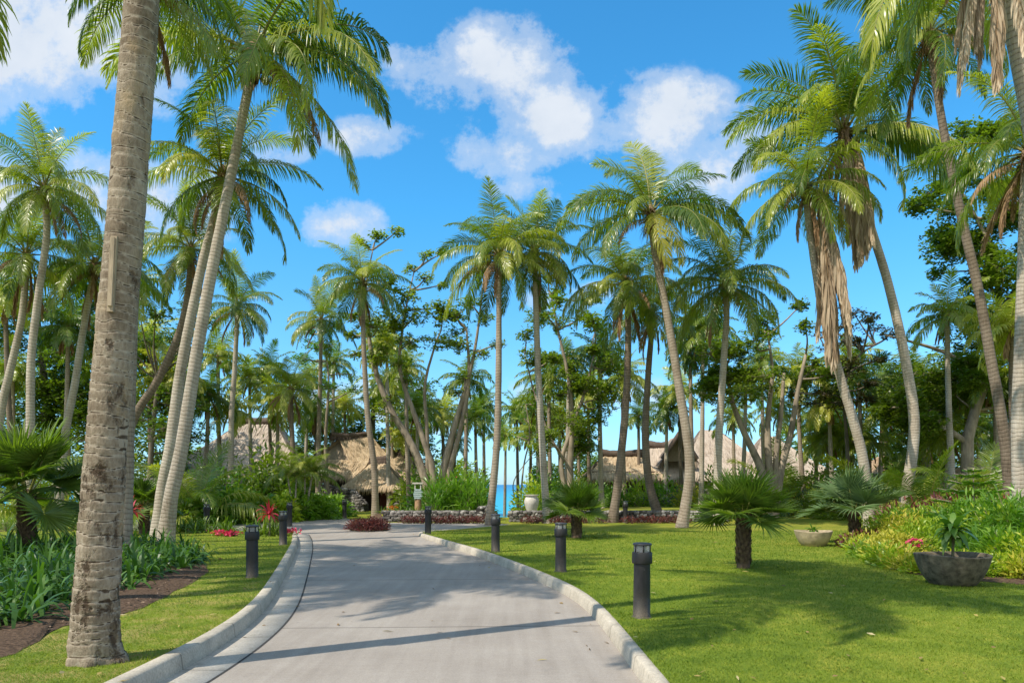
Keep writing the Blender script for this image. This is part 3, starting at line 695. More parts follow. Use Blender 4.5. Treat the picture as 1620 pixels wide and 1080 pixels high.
palm('palm rising behind the middle fan palm, nearly upright with pale trunk',[(1136,832,29.5),(1136,720,29.5),(1143,600,29.5),(1149,510,29.5),(1148,455,29.5)],(.21,.14),seed=18,nf=27,dead=2,wilt=2,mat='trunk_pale',fs=0.76,nuts=3,sides=16)
palm('pale leaning palm behind the blue fan palm with a very long dead skirt',[(1377,840,27),(1364,720,27),(1332,605,27),(1303,500,27),(1283,380,27),(1274,300,27)],(.235,.14),seed=19,nf=24,wilt=1,dead=3,mat='trunk_pale',fs=0.78,nuts=7,skirt=((300,.42,1.75,8),(330,.25,1.5,4)),sides=20)
bigR=[(178,3,1.12),(190,2,1.12),(168,4,1.1),(200,4,1.05),(150,2,1.1),(120,1,1.1),(90,0,1.1),(60,1,1.1),(35,2,1.1),(10,3,1.05),(350,4,1.1),(335,5,1.15),(320,5,1.2),(345,5,1.25),(0,4,1.1),(240,1,1.0),(285,1,.95),(315,2,1.0),(225,3,1.0),(262,2,.9),(205,1,1.1),(310,6,1.05),(160,1,1.1),(110,2,.9)]
palm('towering right hand palm with green coconuts and two shaggy straw coloured skirts',[(1424,834,28),(1446,690,28),(1436,590,28),(1408,460,28),(1375,350,28),(1336,215,28)],(.26,.16),seed=20,custom=bigR,wilt=2,dead=4,mat='trunk_pale',fs=1.02,nuts=11,skirt=((290,.30,1.42,8),(250,.05,1.15,3)),sides=20)
palm('brown trunked palm leaning left at the right, crown touching the top edge',[(1602,830,22),(1590,700,22),(1568,570,22),(1547,455,22),(1518,330,22),(1490,190,22),(1470,60,22)],(.2,.125),seed=21,nf=26,wilt=1,dead=2,mat='trunk_dark',fs=0.74,sides=20)
palm('thick pale palm at the top right corner with dead fronds hanging beside it',[(1690,860,13),(1668,560,13),(1645,300,13),(1617,130,13),(1588,-10,13),(1560,-140,13)],(.17,.135),seed=22,nf=22,wilt=1,dead=1,mat='trunk_pale',fs=0.78,skirt=((180,-.05,.85,5),(250,.1,.9,4)),sides=24)
palm('palm at the right picture edge with drying yellow fronds below its crown',[(1618,840,18),(1612,680,18),(1618,480,18),(1622,330,18),(1626,250,18)],(.22,.15),seed=23,nf=18,wilt=3,dead=4,mat='trunk_pale',fs=0.68,yellow=(9,12,14),sides=20)

# palms beyond the left edge of the picture, whose shadows fall over drive and lawn
for k,(x,y,h,lx,sd) in enumerate(((-10.2,9.9,11.4,.9,31),(-9.3,7.9,10.6,.2,32),(-13.5,13.2,13.0,.3,36),(-12.6,9.2,12.4,.5,37))):
    px=CX+x/ max(y,.1)*F
    r=np.random.default_rng(sd)
    base=np.array([x,y,0.]); top=np.array([x+lx,y+.3,h])
    root=thing('coconut_palm','tall palm standing beside the drive outside the picture, seen only by its shadow','palm tree',tuple(base),0,'palms that shade the drive')
    mb=MB(); P=smooth_path([(0,0,-.2),(lx*.2,0,h*.4),(lx,.3,h)],24); tube(mb,P,np.linspace(.2,.13,24),12)
    link('trunk',mb.mesh('trunk',[M['trunk']]),root)
    link('crown_base',HEART[0],root,(lx,.3,h),(0,0,1))
    for i in range(20):
        u=(i+.5)/20; e=82-108*u; ci=int(np.argmin([abs(c[0]-e) for c in CLS]))
        link('frond',FR[(ci,i%2)],root,(lx,.3,h+.1),(0,0,i*2.4+sd),r.uniform(.7,.9))

# ---- far palms
def farpalm(px,py,Y,seed,label,lean=0,fs=.85,mat='trunk',rad=(.19,.12)):
    by=HY+ (CH-0)/Y*F
    palm(label,[(px+lean,by,Y),(px+lean*.3,(by+py)/2,Y),(px,py,Y)],rad,seed=seed,fs=fs,mat=mat,simple_crown=seed,group='palms in the background',sides=8)
BG=[
 ('slim palm in the thick planting at the far left',[(8,470,36,20),(108,520,38,-10),(215,450,34,-15),(165,560,40,10),(20,590,42,5),(110,620,44,-6),(235,540,44,6)]),
 ('small crowned palm above the large left thatched roof',[(345,565,45,5),(395,600,48,4),(425,585,50,8),(330,625,42,-12),(440,640,46,-5),(365,650,44,6),(270,600,40,-5)]),
 ('palm rising behind the entrance hut',[(528,575,52,-6),(545,640,55,5),(618,610,52,8),(486,600,55,-5),(500,655,52,4)]),
 ('palm in the grove between the forked tree and the sea gap',[(642,585,44,6),(660,650,50,2),(700,655,54,6),(738,600,48,-3),(752,665,56,4),(720,700,60,-4),(765,640,60,2),(612,545,48,4),(640,690,52,3)]),
 ('palm in the grove just right of the sea gap',[(868,600,46,4),(900,570,44,-6),(930,620,50,4),(885,660,52,3),(948,560,42,4),(840,685,58,-2),(915,690,56,2),(850,640,50,3),(818,650,62,2),(800,690,66,-2)]),
 ('palm standing behind the gabled thatched house',[(1055,650,50,-4),(1010,660,55,3),(1092,560,44,6),(1112,525,42,-3),(1075,620,50,4),(985,600,46,3)]),
 ('palm above the broad right hand thatched roofs',[(1180,610,44,-8),(1232,650,48,4),(1262,595,42,12),(1205,570,46,6),(1290,660,50,3),(1160,660,50,3)]),
 ('palm in the dense grove between the two leaning right palms',[(1312,635,42,8),(1335,680,46,4),(1360,610,40,6),(1395,650,44,-5),(1400,600,48,6),(1345,570,44,5),(1310,690,44,-4),(1375,700,42,3)]),
 ('palm in the tangled planting at the far right',[(1470,640,38,-6),(1498,500,32,12),(1530,610,36,-4),(1575,600,34,6),(1462,700,44,4),(1600,520,30,5),(1548,680,40,3),(1500,690,36,-3),(1450,600,40,-5)]),
]
sd=100
for lab,lst in BG:
    for (px,py,Y,ln) in lst:
        sd+=1; farpalm(px,py,Y,sd,lab,ln,mat=('trunk','trunk_pale','trunk_dark')[sd%3],fs=.46+.16*((sd*7)%5)/5)

# young trunkless palms
def young(px,Y,label,seed,fs,nf=14,z=0.0):
    x=gx(px,Y); r=np.random.default_rng(seed); z=float(ground_z(x,Y))
    root=thing('young_palm',label,'young palm',(x,Y,z),0,'young palms without a trunk')
    mb=MB(); tube(mb,[(0,0,-.2),(0,0,.2),(0,0,.6)],[.16,.14,.08],8); link('stem',mb.mesh('stem',[M['fibre']]),root)
    for i in range(nf):
        u=(i+.5)/nf; e=80-62*u; ci=int(np.argmin([abs(c[0]-e) for c in CLS]))
        link('frond',FR[(ci,i%2)],root,(0,0,.3),(0,0,i*2.4+seed),fs*r.uniform(.8,1.1))
young(315,30,'young coconut palm with bright arching fronds right of the leaning pair',1,.85)
young(60,30,'young coconut palm in the shade at the far left',3,.9)
young(1240,40,'young coconut palm in front of the broad right roofs',4,.9)
young(1465,27,'young coconut palm right of the towering skirted palm',5,.7)
young(1395,36,'young coconut palm deep between the right leaning trunks',6,.9)
young(1560,27,'young coconut palm above the red flowers at the right',7,.75)

# ------------------------------------------------------------------ fan palms
def fan_leaf(seed,r0=.95,nb=38,spread=300,blue=False,droop=.35):
    r=np.random.default_rng(seed); mb=MB()
    a=np.radians(np.linspace(-spread/2,spread/2,nb)+r.normal(0,1,nb))
    # hub at origin; leaf lies in XY, +X outward; costapalmate: folded down toward the centre
    D=np.stack([np.cos(a),np.sin(a),.10+.30*np.abs(np.sin(a))],-1); S=np.stack([-np.sin(a),np.cos(a),.55*np.where(np.arange(nb)%2==0,1,-1)],-1)
    P=D*.02
    Lb=r0*np.interp(np.abs(a),[0,1.4,2.6],[1,.95,.7])*r.uniform(.92,1.05,nb)
    add_strips(mb,P,D,S,Lb,r0*.072,droop*r.uniform(.5,1.4,nb),6,prof=[.12,.75,1.15,.85,.5,.26,.03],rnd=np.clip(.2+.5*r.random(nb),0,1))
    add_strips(mb,P,D,S*np.array([1,1,-1]),Lb*.97,r0*.072,droop*r.uniform(.5,1.4,nb),6,prof=[.12,.75,1.15,.8,.45,.2,.03],rnd=np.clip(.1+.5*r.random(nb),0,1))
    return mb
def fanpalm(px,Y,label,seed,th=.65,trad=.13,nleaf=17,fs=1.0,pet=.75,mat='fan',els=(78,-12)):
    x=gx(px,Y); z=float(ground_z(x,Y)); r=np.random.default_rng(seed)
    root=thing('fan_palm',label,'fan palm',(x,Y,z),0,'small fan palms on the lawns')
    mb=MB(); n=14; zz=np.linspace(-.1,th+.15,n)
    P=np.stack([.03*np.sin(zz*3),0*zz,zz],-1); tube(mb,P,np.interp(zz,[-.1,.05,th*.5,th+.15],[trad*1.25,trad*1.1,trad,trad*.8]),14,bump=1+r.normal(0,.07,(n,14)))
    nb=int(70*th/.65); a=np.arange(nb)*2.39996; zb=np.linspace(.04,th+.12,nb)
    PP=np.stack([trad*.75*np.cos(a),trad*.75*np.sin(a),zb],-1); D=np.stack([np.cos(a)*.55,np.sin(a)*.55,0*a+1],-1); S=np.stack([-np.sin(a),np.cos(a),0*a],-1)
    add_strips(mb,PP,D,S,.17,.11,-.15,3,prof=[1,.9,.7,.4])
    PP=PP+np.stack([.02*np.cos(a),.02*np.sin(a),0*a],-1)
    add_strips(mb,PP,D,S,.15,.10,-.1,3,prof=[1,.9,.7,.4])
    link('trunk',mb.mesh('trunk',[M['boot']]),root)
    LV=[fan_leaf(seed*10+k,r0=.85*fs,droop=(.03,.08,.18)[k]).mesh('leaf_blade',[M[mat]]) for k in range(3)]
    for i in range(nleaf):
        u=(i+.5)/nleaf; el=math.radians(els[0]+(els[1]-els[0])*u+r.normal(0,5)); az=i*2.39996+seed
        L=pet*fs*r.uniform(.85,1.15); dirv=np.array([math.cos(az)*math.cos(el),math.sin(az)*math.cos(el),math.sin(el)])
        p0=np.array([.04*math.cos(az),.04*math.sin(az),th+.05]); p1=p0+dirv*L*.5+np.array([0,0,.02]); p2=p0+dirv*L-np.array([0,0,.06*L])
        mb=MB(); tube(mb,smooth_path([p0,p1,p2],7),np.linspace(.02,.011,7)*fs,5); link('petiole',mb.mesh('petiole',[M['rachis']]),root)
        # leaf faces along the petiole but bends down
        b=el-math.radians(8+22*u)
        o=link('fan_leaf',LV[i%3],root,tuple(p2),(0,0,0)); o.rotation_mode='XYZ'
        R_=Matrix.Rotation(az,4,'Z')@Matrix.Rotation(-b,4,'Y')@Matrix.Rotation(r.normal(0,.35),4,'X')
        o.rotation_euler=R_.to_euler(); o.scale=(r.uniform(.85,1.1),)*3
    return root
fanpalm(1176,14.4,'mid sized fan palm standing alone in front of the middle lawn, behind the nearest bollard',1,th=.86,trad=.115,nleaf=22,fs=.78,pet=.70,els=(87,4))
fanpalm(912,22.5,'smallest fan palm, between the white urn and the dark leaning palm',2,th=.62,trad=.14,nleaf=18,fs=.84,pet=.72,els=(87,4))
fanpalm(1352,20.5,'blue grey fan palm at the edge of the right shrub bed',3,th=.72,trad=.14,nleaf=14,fs=.98,pet=.78,mat='fan_blue',els=(87,12))
fanpalm(42,16.5,'large dark fan palm at the left edge behind the strap leaved bed',4,th=1.3,trad=.17,nleaf=20,fs=1.15,pet=.85,els=(82,-18))
fanpalm(228,24.5,'drooping fan palm half hidden behind the massive left trunk',5,th=.8,trad=.15,nleaf=14,fs=1.0,pet=.7,els=(75,-10))

# ------------------------------------------------------------------ broadleaf trees
def rosettes(mb,C,ll,lw,r,per=9,up=.35,rn=None,droop=.35):
    n=len(C); P=np.repeat(C,per,axis=0); k=n*per
    a=r.random(k)*2*PI; D=np.stack([np.cos(a),np.sin(a),up+r.normal(0,.4,k)],-1)
    S=np.stack([-np.sin(a),np.cos(a),r.normal(0,.4,k)],-1)
    P=P+r.normal(0,ll*.35,(k,3))
    rr=np.repeat(r.random(n),per)*.55+r.random(k)*.45 if rn is None else rn
    add_strips(mb,P,D,S,ll*r.uniform(.7,1.2,k),lw*r.uniform(.8,1.2,k),droop,2,prof=[.25,1,.08],rnd=rr)
def btree(name,label,cat,limbs,clumps,ll=.17,lw=.085,mat='broad',bark='bark',seed=0,per=9,group=None,dens=1.0,flat=.5,sub=None):
    r=np.random.default_rng(seed+500); L3=[]
    base=W(*limbs[0][0][:3]); base[2]=float(ground_z(base[0],base[1]))
    root=thing(name,label,cat,tuple(base),0,group); mb=MB()
    for lb in limbs:
        p=np.array([W(*q[:3]) for q in lb]); 
        if lb[0][1]>750: p[0][2]=float(ground_z(p[0][0],p[0][1]))-.2
        p=p-base; rad=np.interp(np.linspace(0,1,14),np.linspace(0,1,len(lb)),[q[3] for q in lb])
        sp=smooth_path(p,14); tube(mb,sp,rad,8); L3.append(sp)
    allp=np.concatenate(L3); cm=MB()
    for (px,py,Y,pr,cnt) in clumps:
        c=W(px,py,Y)-base; R=pr/F*Y
        dist=np.linalg.norm(allp-c,axis=1)+np.clip(allp[:,2]-c[2],0,9)*2; a=allp[np.argmin(dist)]
        mid=(a+c)/2+r.normal(0,.15*R,3); tube(mb,smooth_path([a,mid,c],6),np.linspace(.06,.025,6),5)
        n=int(cnt*dens); q=r.normal(0,1,(n,3)); q=q/np.linalg.norm(q,axis=1,keepdims=True)*(r.random((n,1))**.45)
        q=q*np.array([R,R*.9,R*flat])+c
        rosettes(cm,q,ll,lw,r,per)
        for k in range(min(n,14)): tube(mb,smooth_path([c,(c+q[k])/2+r.normal(0,.05,3),q[k]],4),[.018,.014,.01,.006],4)
    link('trunk',mb.mesh('trunk',[M[bark]]),root)
    link('crown',cm.mesh('crown',[M[mat]]),root)
    return root
rr=np.random.default_rng(77)
def scat(boxes):
    """boxes: (x0,x1,y0,y1,Y,n,rpx,cnt)"""
    out=[]
    for x0,x1,y0,y1,Y,n,rp,cnt in boxes:
        for _ in range(n): out.append((rr.uniform(x0,x1),rr.uniform(y0,y1),Y+rr.normal(0,1.2),rp*rr.uniform(.6,1.3),cnt))
    return out
Y=39
btree('sea_almond_tree','forking broadleaf tree with several slanting trunks right of the entrance hut','tree',
 [[(688,800,Y,.26),(672,755,Y,.24),(650,700,Y,.2),(622,655,Y,.17),(598,600,Y,.14),(583,530,Y,.10),(578,460,Y,.06),(590,395,Y,.03)],
  [(690,800,Y,.24),(684,740,Y,.2),(668,690,Y,.15),(650,640,Y,.12),(632,580,Y,.09),(640,500,Y,.05),(655,430,Y,.03)],
  [(690,800,Y,.26),(698,760,Y,.22),(715,690,Y,.18),(735,620,Y,.13),(750,560,Y,.09),(760,490,Y,.06),(765,440,Y,.03)],
  [(694,800,Y,.2),(712,740,Y,.16),(728,680,Y,.13),(742,600,Y,.1),(738,520,Y,.05)],
  [(676,770,Y,.14),(676,690,Y,.11),(672,610,Y,.09),(690,540,Y,.05)]],
 [(600,372,Y,16,16),(628,366,Y,10,10),(575,385,Y,12,10),(585,430,Y,22,26),(612,450,Y,24,32),(640,470,Y,26,36),(620,500,Y,30,40),(655,500,Y,26,34),(690,488,Y,24,28),(722,500,Y,20,24),(595,520,Y,24,28),(560,500,Y,18,18),
  (650,540,Y,24,26),(690,540,Y,26,28),(725,545,Y,24,26),(700,505,Y,20,20),(676,403,Y,12,10),(700,400,Y,10,9),(742,480,Y,20,22),(765,505,Y,16,16),(790,545,Y,14,14),(760,560,Y,16,14),(735,600,Y,16,12),(640,600,Y,16,14),(560,560,Y,16,12),(540,455,Y,8,6),(672,440,Y,14,12),(648,425,Y,12,10),(700,450,Y,12,10)]+scat([(560,760,470,600,Y,12,20,16),(600,740,600,680,Y,6,18,12)]),mat='broad',seed=1,ll=.2,lw=.10,flat=.6,dens=1.6)
Y=40
btree('sea_almond_tree','open crowned broadleaf tree right of the sea gap, behind the white urn','tree',
 [[(905,800,Y,.2),(902,740,Y,.18),(905,660,Y,.15),(898,590,Y,.11),(882,520,Y,.07),(872,470,Y,.04)],
  [(905,790,Y,.15),(888,740,Y,.13),(900,690,Y,.11),(925,620,Y,.08),(940,560,Y,.05)],
  [(903,740,Y,.1),(870,690,Y,.07),(845,620,Y,.05),(830,560,Y,.03)]],
 scat([(820,960,470,560,Y,9,20,20),(830,970,560,640,Y,13,24,26),(840,950,640,720,Y,10,24,26)])+[(868,440,Y,12,9),(880,462,Y,14,11),(832,530,Y,16,16)],mat='broad',seed=2,ll=.2,lw=.1,flat=.65,dens=2.2)
Y=36
btree('sea_almond_tree','multi trunked broadleaf tree in front of the broad right thatched roofs','tree',
 [[(1222,790,Y,.26),(1205,745,Y,.22),(1180,690,Y,.17),(1160,640,Y,.13),(1148,580,Y,.07)],
  [(1222,790,Y,.24),(1216,730,Y,.2),(1215,660,Y,.15),(1222,590,Y,.1),(1215,530,Y,.05)],
  [(1224,790,Y,.24),(1236,740,Y,.2),(1250,690,Y,.16),(1262,620,Y,.12),(1275,560,Y,.07)],
  [(1224,790,Y,.2),(1228,720,Y,.15),(1236,650,Y,.12),(1240,590,Y,.08)]],
 scat([(1120,1310,520,600,Y,12,26,26),(1110,1330,590,660,Y,14,26,26),(1150,1300,470,530,Y,5,18,14)]),mat='broad',bark='bark',seed=3,ll=.2,lw=.10,flat=.65,dens=2.3)
Y=34
btree('sea_almond_tree','huge spreading broadleaf tree filling the right side behind the palms','tree',
 [[(1540,800,Y,.35),(1530,700,Y,.28),(1560,600,Y,.22),(1580,500,Y,.17),(1570,400,Y,.12),(1530,320,Y,.08),(1500,270,Y,.05)],
  [(1560,600,Y,.15),(1500,560,Y,.1),(1440,540,Y,.07),(1400,530,Y,.04)],
  [(1530,700,Y,.15),(1470,660,Y,.12),(1420,640,Y,.08)],
  [(1580,500,Y,.14),(1625,420,Y,.1),(1640,330,Y,.06)]],
 scat([(1450,1640,290,400,Y,17,34,52),(1520,1650,200,300,Y,7,30,44),(1530,1650,400,560,Y,16,38,58),(1460,1540,400,440,Y,2,16,14),(1400,1640,560,680,Y,22,36,46)]),mat='broad',seed=4,ll=.2,lw=.11,flat=.65,dens=2.1)
Y=38
btree('broadleaf_tree','sparse rusty leaved tree showing against the sky between the two shaggy palms','tree',
 [[(1345,800,Y,.16),(1340,700,Y,.12),(1335,620,Y,.09),(1350,570,Y,.06),(1385,545,Y,.04)],[(1335,620,Y,.06),(1310,560,Y,.04),(1290,520,Y,.03)]],
 scat([(1290,1410,490,560,Y,12,22,20),(1280,1420,560,640,Y,10,26,26)]),mat='broad_red',bark='bark_dark',seed=5,ll=.18,lw=.09,flat=.35)
Y=44
btree('broadleaf_tree','dark leafy tree mass behind the far left palms','tree',
 [[(90,800,Y,.3),(85,700,Y,.25),(70,600,Y,.2),(60,500,Y,.12)],[(85,700,Y,.2),(150,620,Y,.14),(180,560,Y,.08)]],
 scat([(-30,190,430,560,Y,26,38,60),(-30,240,560,700,Y,34,42,60)]),mat='broad_dark',bark='bark_dark',seed=6,ll=.24,lw=.13,flat=.7)
Y=58
btree('broadleaf_tree','dark rounded tree close behind the entrance hut roofs','tree',
 [[(590,800,Y,.3),(590,700,Y,.25),(590,640,Y,.15)]],
 scat([(545,680,610,700,Y,20,26,46),(600,680,680,730,Y,8,24,40)]),mat='broad_dark',bark='bark_dark',seed=7,ll=.28,lw=.15,flat=.8)
btree('broadleaf_tree','dark tree between the large left roof and the entrance hut','tree',
 [[(500,800,Y,.3),(500,700,Y,.2)]],
 scat([(470,550,640,710,Y,12,24,40)]),mat='broad_dark',bark='bark_dark',seed=8,ll=.28,lw=.15,flat=.8)
Y=38
btree('broadleaf_tree','shaded broadleaf tree in the gap right of the leaning pair','tree',
 [[(235,800,Y,.18),(240,700,Y,.14),(250,600,Y,.08)],[(240,700,Y,.1),(290,640,Y,.06)]],
 scat([(190,330,480,600,Y,14,28,30),(180,340,600,720,Y,18,30,36)]),mat='broad_dark',bark='bark_dark',seed=9,ll=.2,lw=.1,flat=.6)
Y=46
btree('broadleaf_tree','pale limbed tree with fine foliage behind the mid left palms','tree',
 [[(520,800,Y,.15),(515,700,Y,.12),(520,600,Y,.08),(510,530,Y,.04)]],
 scat([(470,560,480,560,Y,8,18,16),(465,560,560,640,Y,8,22,22)]),mat='bright',bark='bark',seed=10,ll=.19,lw=.09,flat=.5)

# ------------------------------------------------------------------ shrubs and beds
def shrub(name,label,px,Y,rx,ry,rz,n,ll,lw,mat,seed=0,cat='shrub',group=None,up=.6,droop=.4,zc=None,spiky=False,x=None,segs=3,zbase=None,jag=.25):
    r=np.random.default_rng(seed+900); x=gx(px,Y) if x is None else x; z=float(ground_z(x,Y))
    root=thing(name,label,cat,(x,Y,z),0,group)
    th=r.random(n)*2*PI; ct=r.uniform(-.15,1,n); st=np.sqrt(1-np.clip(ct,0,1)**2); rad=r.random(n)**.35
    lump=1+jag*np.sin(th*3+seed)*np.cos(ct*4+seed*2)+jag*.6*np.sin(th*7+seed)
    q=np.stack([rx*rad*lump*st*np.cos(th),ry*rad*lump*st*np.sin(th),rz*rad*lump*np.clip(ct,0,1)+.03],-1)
    out=nrm(q*np.array([1/rx,1/ry,1/rz])); D=out+np.stack([r.normal(0,.5,n),r.normal(0,.5,n),up+r.normal(0,.35,n)],-1)
    S=np.cross(D,r.normal(0,1,(n,3)))
    S=nrm(S)
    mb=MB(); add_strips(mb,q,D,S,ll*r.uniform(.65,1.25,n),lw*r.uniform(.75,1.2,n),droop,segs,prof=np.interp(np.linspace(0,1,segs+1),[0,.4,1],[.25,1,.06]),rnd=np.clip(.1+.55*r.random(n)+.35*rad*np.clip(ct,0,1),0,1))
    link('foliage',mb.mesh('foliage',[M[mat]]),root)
    mb=MB()
    for k in range(min(16,6+n//120)):
        i=r.integers(n); e=q[i]; tube(mb,smooth_path([(e[0]*.15,e[1]*.15,-.05),e*np.array([.5,.5,.55]),e],5),np.linspace(.02,.006,5)*(1+rz*.4),4)
    link('stem',mb.mesh('stem',[M['stem']]),root)
    return root

def rosette_mb(seed,n,ll,lw,droop,el=(80,15),segs=6):
    r=np.random.default_rng(seed); mb=MB(); a=np.arange(n)*2.39996+r.normal(0,.2,n); u=(np.arange(n)+.5)/n
    el_=np.radians(el[0]+(el[1]-el[0])*u+r.normal(0,6,n))
    D=np.stack([np.cos(a)*np.cos(el_),np.sin(a)*np.cos(el_),np.sin(el_)],-1); S=np.stack([-np.sin(a),np.cos(a),r.normal(0,.2,n)],-1)
    P=np.stack([.03*np.cos(a),.03*np.sin(a),0*a],-1)
    add_strips(mb,P,D,S,ll*r.uniform(.7,1.15,n),lw*r.uniform(.8,1.15,n),droop*r.uniform(.6,1.5,n),segs,prof=np.interp(np.linspace(0,1,segs+1),[0,.25,.6,.9,1],[.7,1,.9,.4,.04]),rnd=r.random(n))
    return mb
STR=[rosette_mb(s,22,.66,.058,.75,(84,18),7).mesh('leaf_tuft',[M['strap']]) for s in range(4)]
STRL=[rosette_mb(s+9,17,.62,.055,.5,(84,20)).mesh('leaf_tuft',[M['strap_light']]) for s in range(3)]
def tuft(me,name,label,cat,x,y,sc,group,rz=None,z=None):
    o=link(name,me,None,(x,y,float(ground_z(x,y)) if z is None else z),(0,0,rng.random()*6.28),sc); return tag(o,label,cat,group)

# left bed: soil patch and strap leaved lilies
def patch(name,poly,mat,dz=.006,nz=None):
    """poly in metres, laid as a fan of small quads over the lawn"""
    P=np.array(poly,float); c=P.mean(0); n=len(P); Pd=[]
    for i in range(n):
        a,b=P[i],P[(i+1)%n]
        for t in np.linspace(0,1,5,endpoint=False): Pd.append(a*(1-t)+b*t+rng.normal(0,.035,2))
    Pd=np.array(Pd); K=7; V=[];m=len(Pd)
    for k in range(K+1):
        t=1-k/K; q=c+(Pd-c)*max(t,.001); z=ground_z(q[:,0],q[:,1])+dz+(.05*math.sin(min(k,2)/2*PI/2) if nz is None else 0)
        V.append(np.stack([q[:,0],q[:,1],z],-1))
    i=np.arange(K)[:,None]*m; j=np.arange(m)[None,:]; j2=(j+1)%m
    mb=MB(); mb.add(np.array(V).reshape(-1,3),np.stack([i+j,i+j2,i+m+j2,i+m+j],-1).reshape(-1,4))
    o=link(name,mb.mesh(name,[mat])); return tag(o,kind='structure')
def gp(px,py): 
    Y=F*CH/(py-HY); return ((px-CX)/F*Y,Y)
bedL=[gp(*p) for p in ((-60,1060),(20,1035),(110,990),(190,975),(262,945),(330,905),(325,893),(250,872),(120,868),(-120,870))]
patch('flower_bed_soil',bedL,M['soil'])
from mathutils.geometry import intersect_point_line
def inside(poly,x,y):
    c=False; n=len(poly)
    for i in range(n):
        x1,y1=poly[i]; x2,y2=poly[(i+1)%n]
        if (y1>y)!=(y2>y) and x<(x2-x1)*(y-y1)/(y2-y1)+x1: c=not c
    return c
core=[gp(*p) for p in ((-60,1010),(15,1000),(100,960),(190,940),(250,915),(318,893),(320,880),(250,868),(120,866),(-120,868))]
cnt=0
xs=[p[0] for p in core]; ys_=[p[1] for p in core]
gy=min(ys_)
pts=[]
r=np.random.default_rng(3)
tries=0
while len(pts)<250 and tries<20000:
    tries+=1; x=r.uniform(max(min(xs),-16),max(xs)); y=r.uniform(min(ys_),max(ys_))
    if not inside(core,x,y): continue
    if abs(CX+x/y*F-60)>1000: continue
    if any((x-a)**2+(y-b)**2<.21**2 for a,b in pts): continue
    if (x+3.9)**2+(y-6.8)**2<.5: continue
    pts.append((x,y))
for k,(x,y) in enumerate(pts):
    tuft(STR[k%4],'strap_leaf_lily','dark green strap leaved lily massed in the left foreground bed','lily',x,y,r.uniform(.8,1.15),'strap leaved lilies in the left foreground bed')
# mulch chips and dead leaves on the soil
mb=MB(); n=1500; q=[]
while len(q)<n:
    x=r.uniform(-9,-3.3); y=r.uniform(min(ys_),max(ys_))
    if inside(bedL,x,y): q.append((x,y,.05))
q=np.array(q)+r.normal(0,.01,(n,3)); a=r.random(n)*6.28
add_strips(mb,q,np.stack([np.cos(a),np.sin(a),r.uniform(0,.4,n)],-1),np.stack([-np.sin(a),np.cos(a),r.normal(0,.3,n)],-1),r.uniform(.03,.11,n),r.uniform(.01,.035,n),.3,2)
tag(link('mulch_chips',mb.mesh('mulch_chips',[leafmat('bark_chip',[(0,(.04,.022,.014)),(.6,(.14,.085,.055)),(1,(.32,.23,.16))],.0,.9,.2,0)])),'brown bark chips and dry leaves littering the left bed','mulch',None,'stuff')

# back-left border
G1='light green strap leaved plants in the border left of the drive'
for k in range(125):
    px=r.uniform(268,462); Yk=r.uniform(24.6,28.2)
    if px>395: Yk=r.uniform(23.4,27.5)
    x=gx(px,Yk)
    if x>cl(Yk)-.5: continue
    tuft(STRL[k%3],'border_lily','light green strap leaved plant in the border along the far left lawn','lily',x,Yk,r.uniform(.75,1.1),G1)
for k in range(22):
    px=r.uniform(155,262) if k%2 else r.uniform(-10,120); Yk=r.uniform(25.5,27)
    shrub('pale_border_plant','low pale silvery border plant at the back of the left lawn',px,Yk,.55,.4,.42,160,.22,.018,'white_fl' if k%2 else 'strap_light',k,'border plant','pale plants at the back of the left lawn')

def ti(px,Y,label,seed,h=.9,sc=1.0,mat='red',n=26):
    x=gx(px,Y); root=thing('red_leaf_plant',label,'ti plant',(x,Y,float(ground_z(x,Y))),0)
    mb=MB(); tube(mb,[(0,0,-.1),(.02,0,h*.5),(0,0,h)],[.03,.025,.02],6); link('stem',mb.mesh('stem',[M['stem']]),root)
    f=rosette_mb(seed,n,.5*sc,.085*sc,.45,(85,-15),5); link('leaf_head',f.mesh('leaf_head',[M[mat]]),root,(0,0,h-.05))
ti(426,23.2,'bright red spiky plant beside the second left bollard',41,.75,.95)
ti(206,19,'dark red spiky plant glimpsed between the two left trunks',42,1.0,.9,'red')
ti(1600,17.6,'coral red flowering plant at the right picture edge',43,1.0,.6,'red',30)
ti(1590,19.5,'small coral red plant below the brown leaning palm',44,1.2,.6,'red',26)
def flowers(px,Y,label,w,h,n,mat,seed,base='lime'):
    x=gx(px,Y); root=thing('flower_clump',label,'flowers',(x,Y,float(ground_z(x,Y))),0); r=np.random.default_rng(seed)
    mb=MB(); q=np.stack([r.normal(0,w/2.5,n),r.normal(0,w/4,n),r.uniform(.3,1,n)*h],-1); D=r.normal(0,1,(n,3))+[0,-.5,.8]
    add_strips(mb,q,D,nrm(np.cross(D,r.normal(0,1,(n,3)))),.09,.07,.2,2,prof=[.4,1,.3]); link('blossom',mb.mesh('blossom',[M[mat]]),root)
    mb=MB(); q=np.stack([r.normal(0,w/2.3,n),r.normal(0,w/3.5,n),r.uniform(0,.75,n)*h],-1); D=r.normal(0,1,(n,3))+[0,0,.8]
    add_strips(mb,q,D,nrm(np.cross(D,r.normal(0,1,(n,3)))),.12,.04,.2,2); link('foliage',mb.mesh('foliage',[M[base]]),root)
flowers(347,23.5,'pink flower clump along the lawn edge of the left border',.4,.16,60,'pink',1)
flowers(458,23.6,'pink flowers at the tip of the left kerb',.4,.2,60,'pink',2)
flowers(363,23.3,'single small pink bloom patch at the left lawn border',.35,.15,60,'pink',3,'burg')
flowers(1443,16.3,'small red flower clump against the large dark bowl',.22,.42,28,'pink',4)
flowers(712,37,'magenta bougainvillea bloom above the canna bed by the forked tree',1.2,1.9,160,'pink',5,'bright')
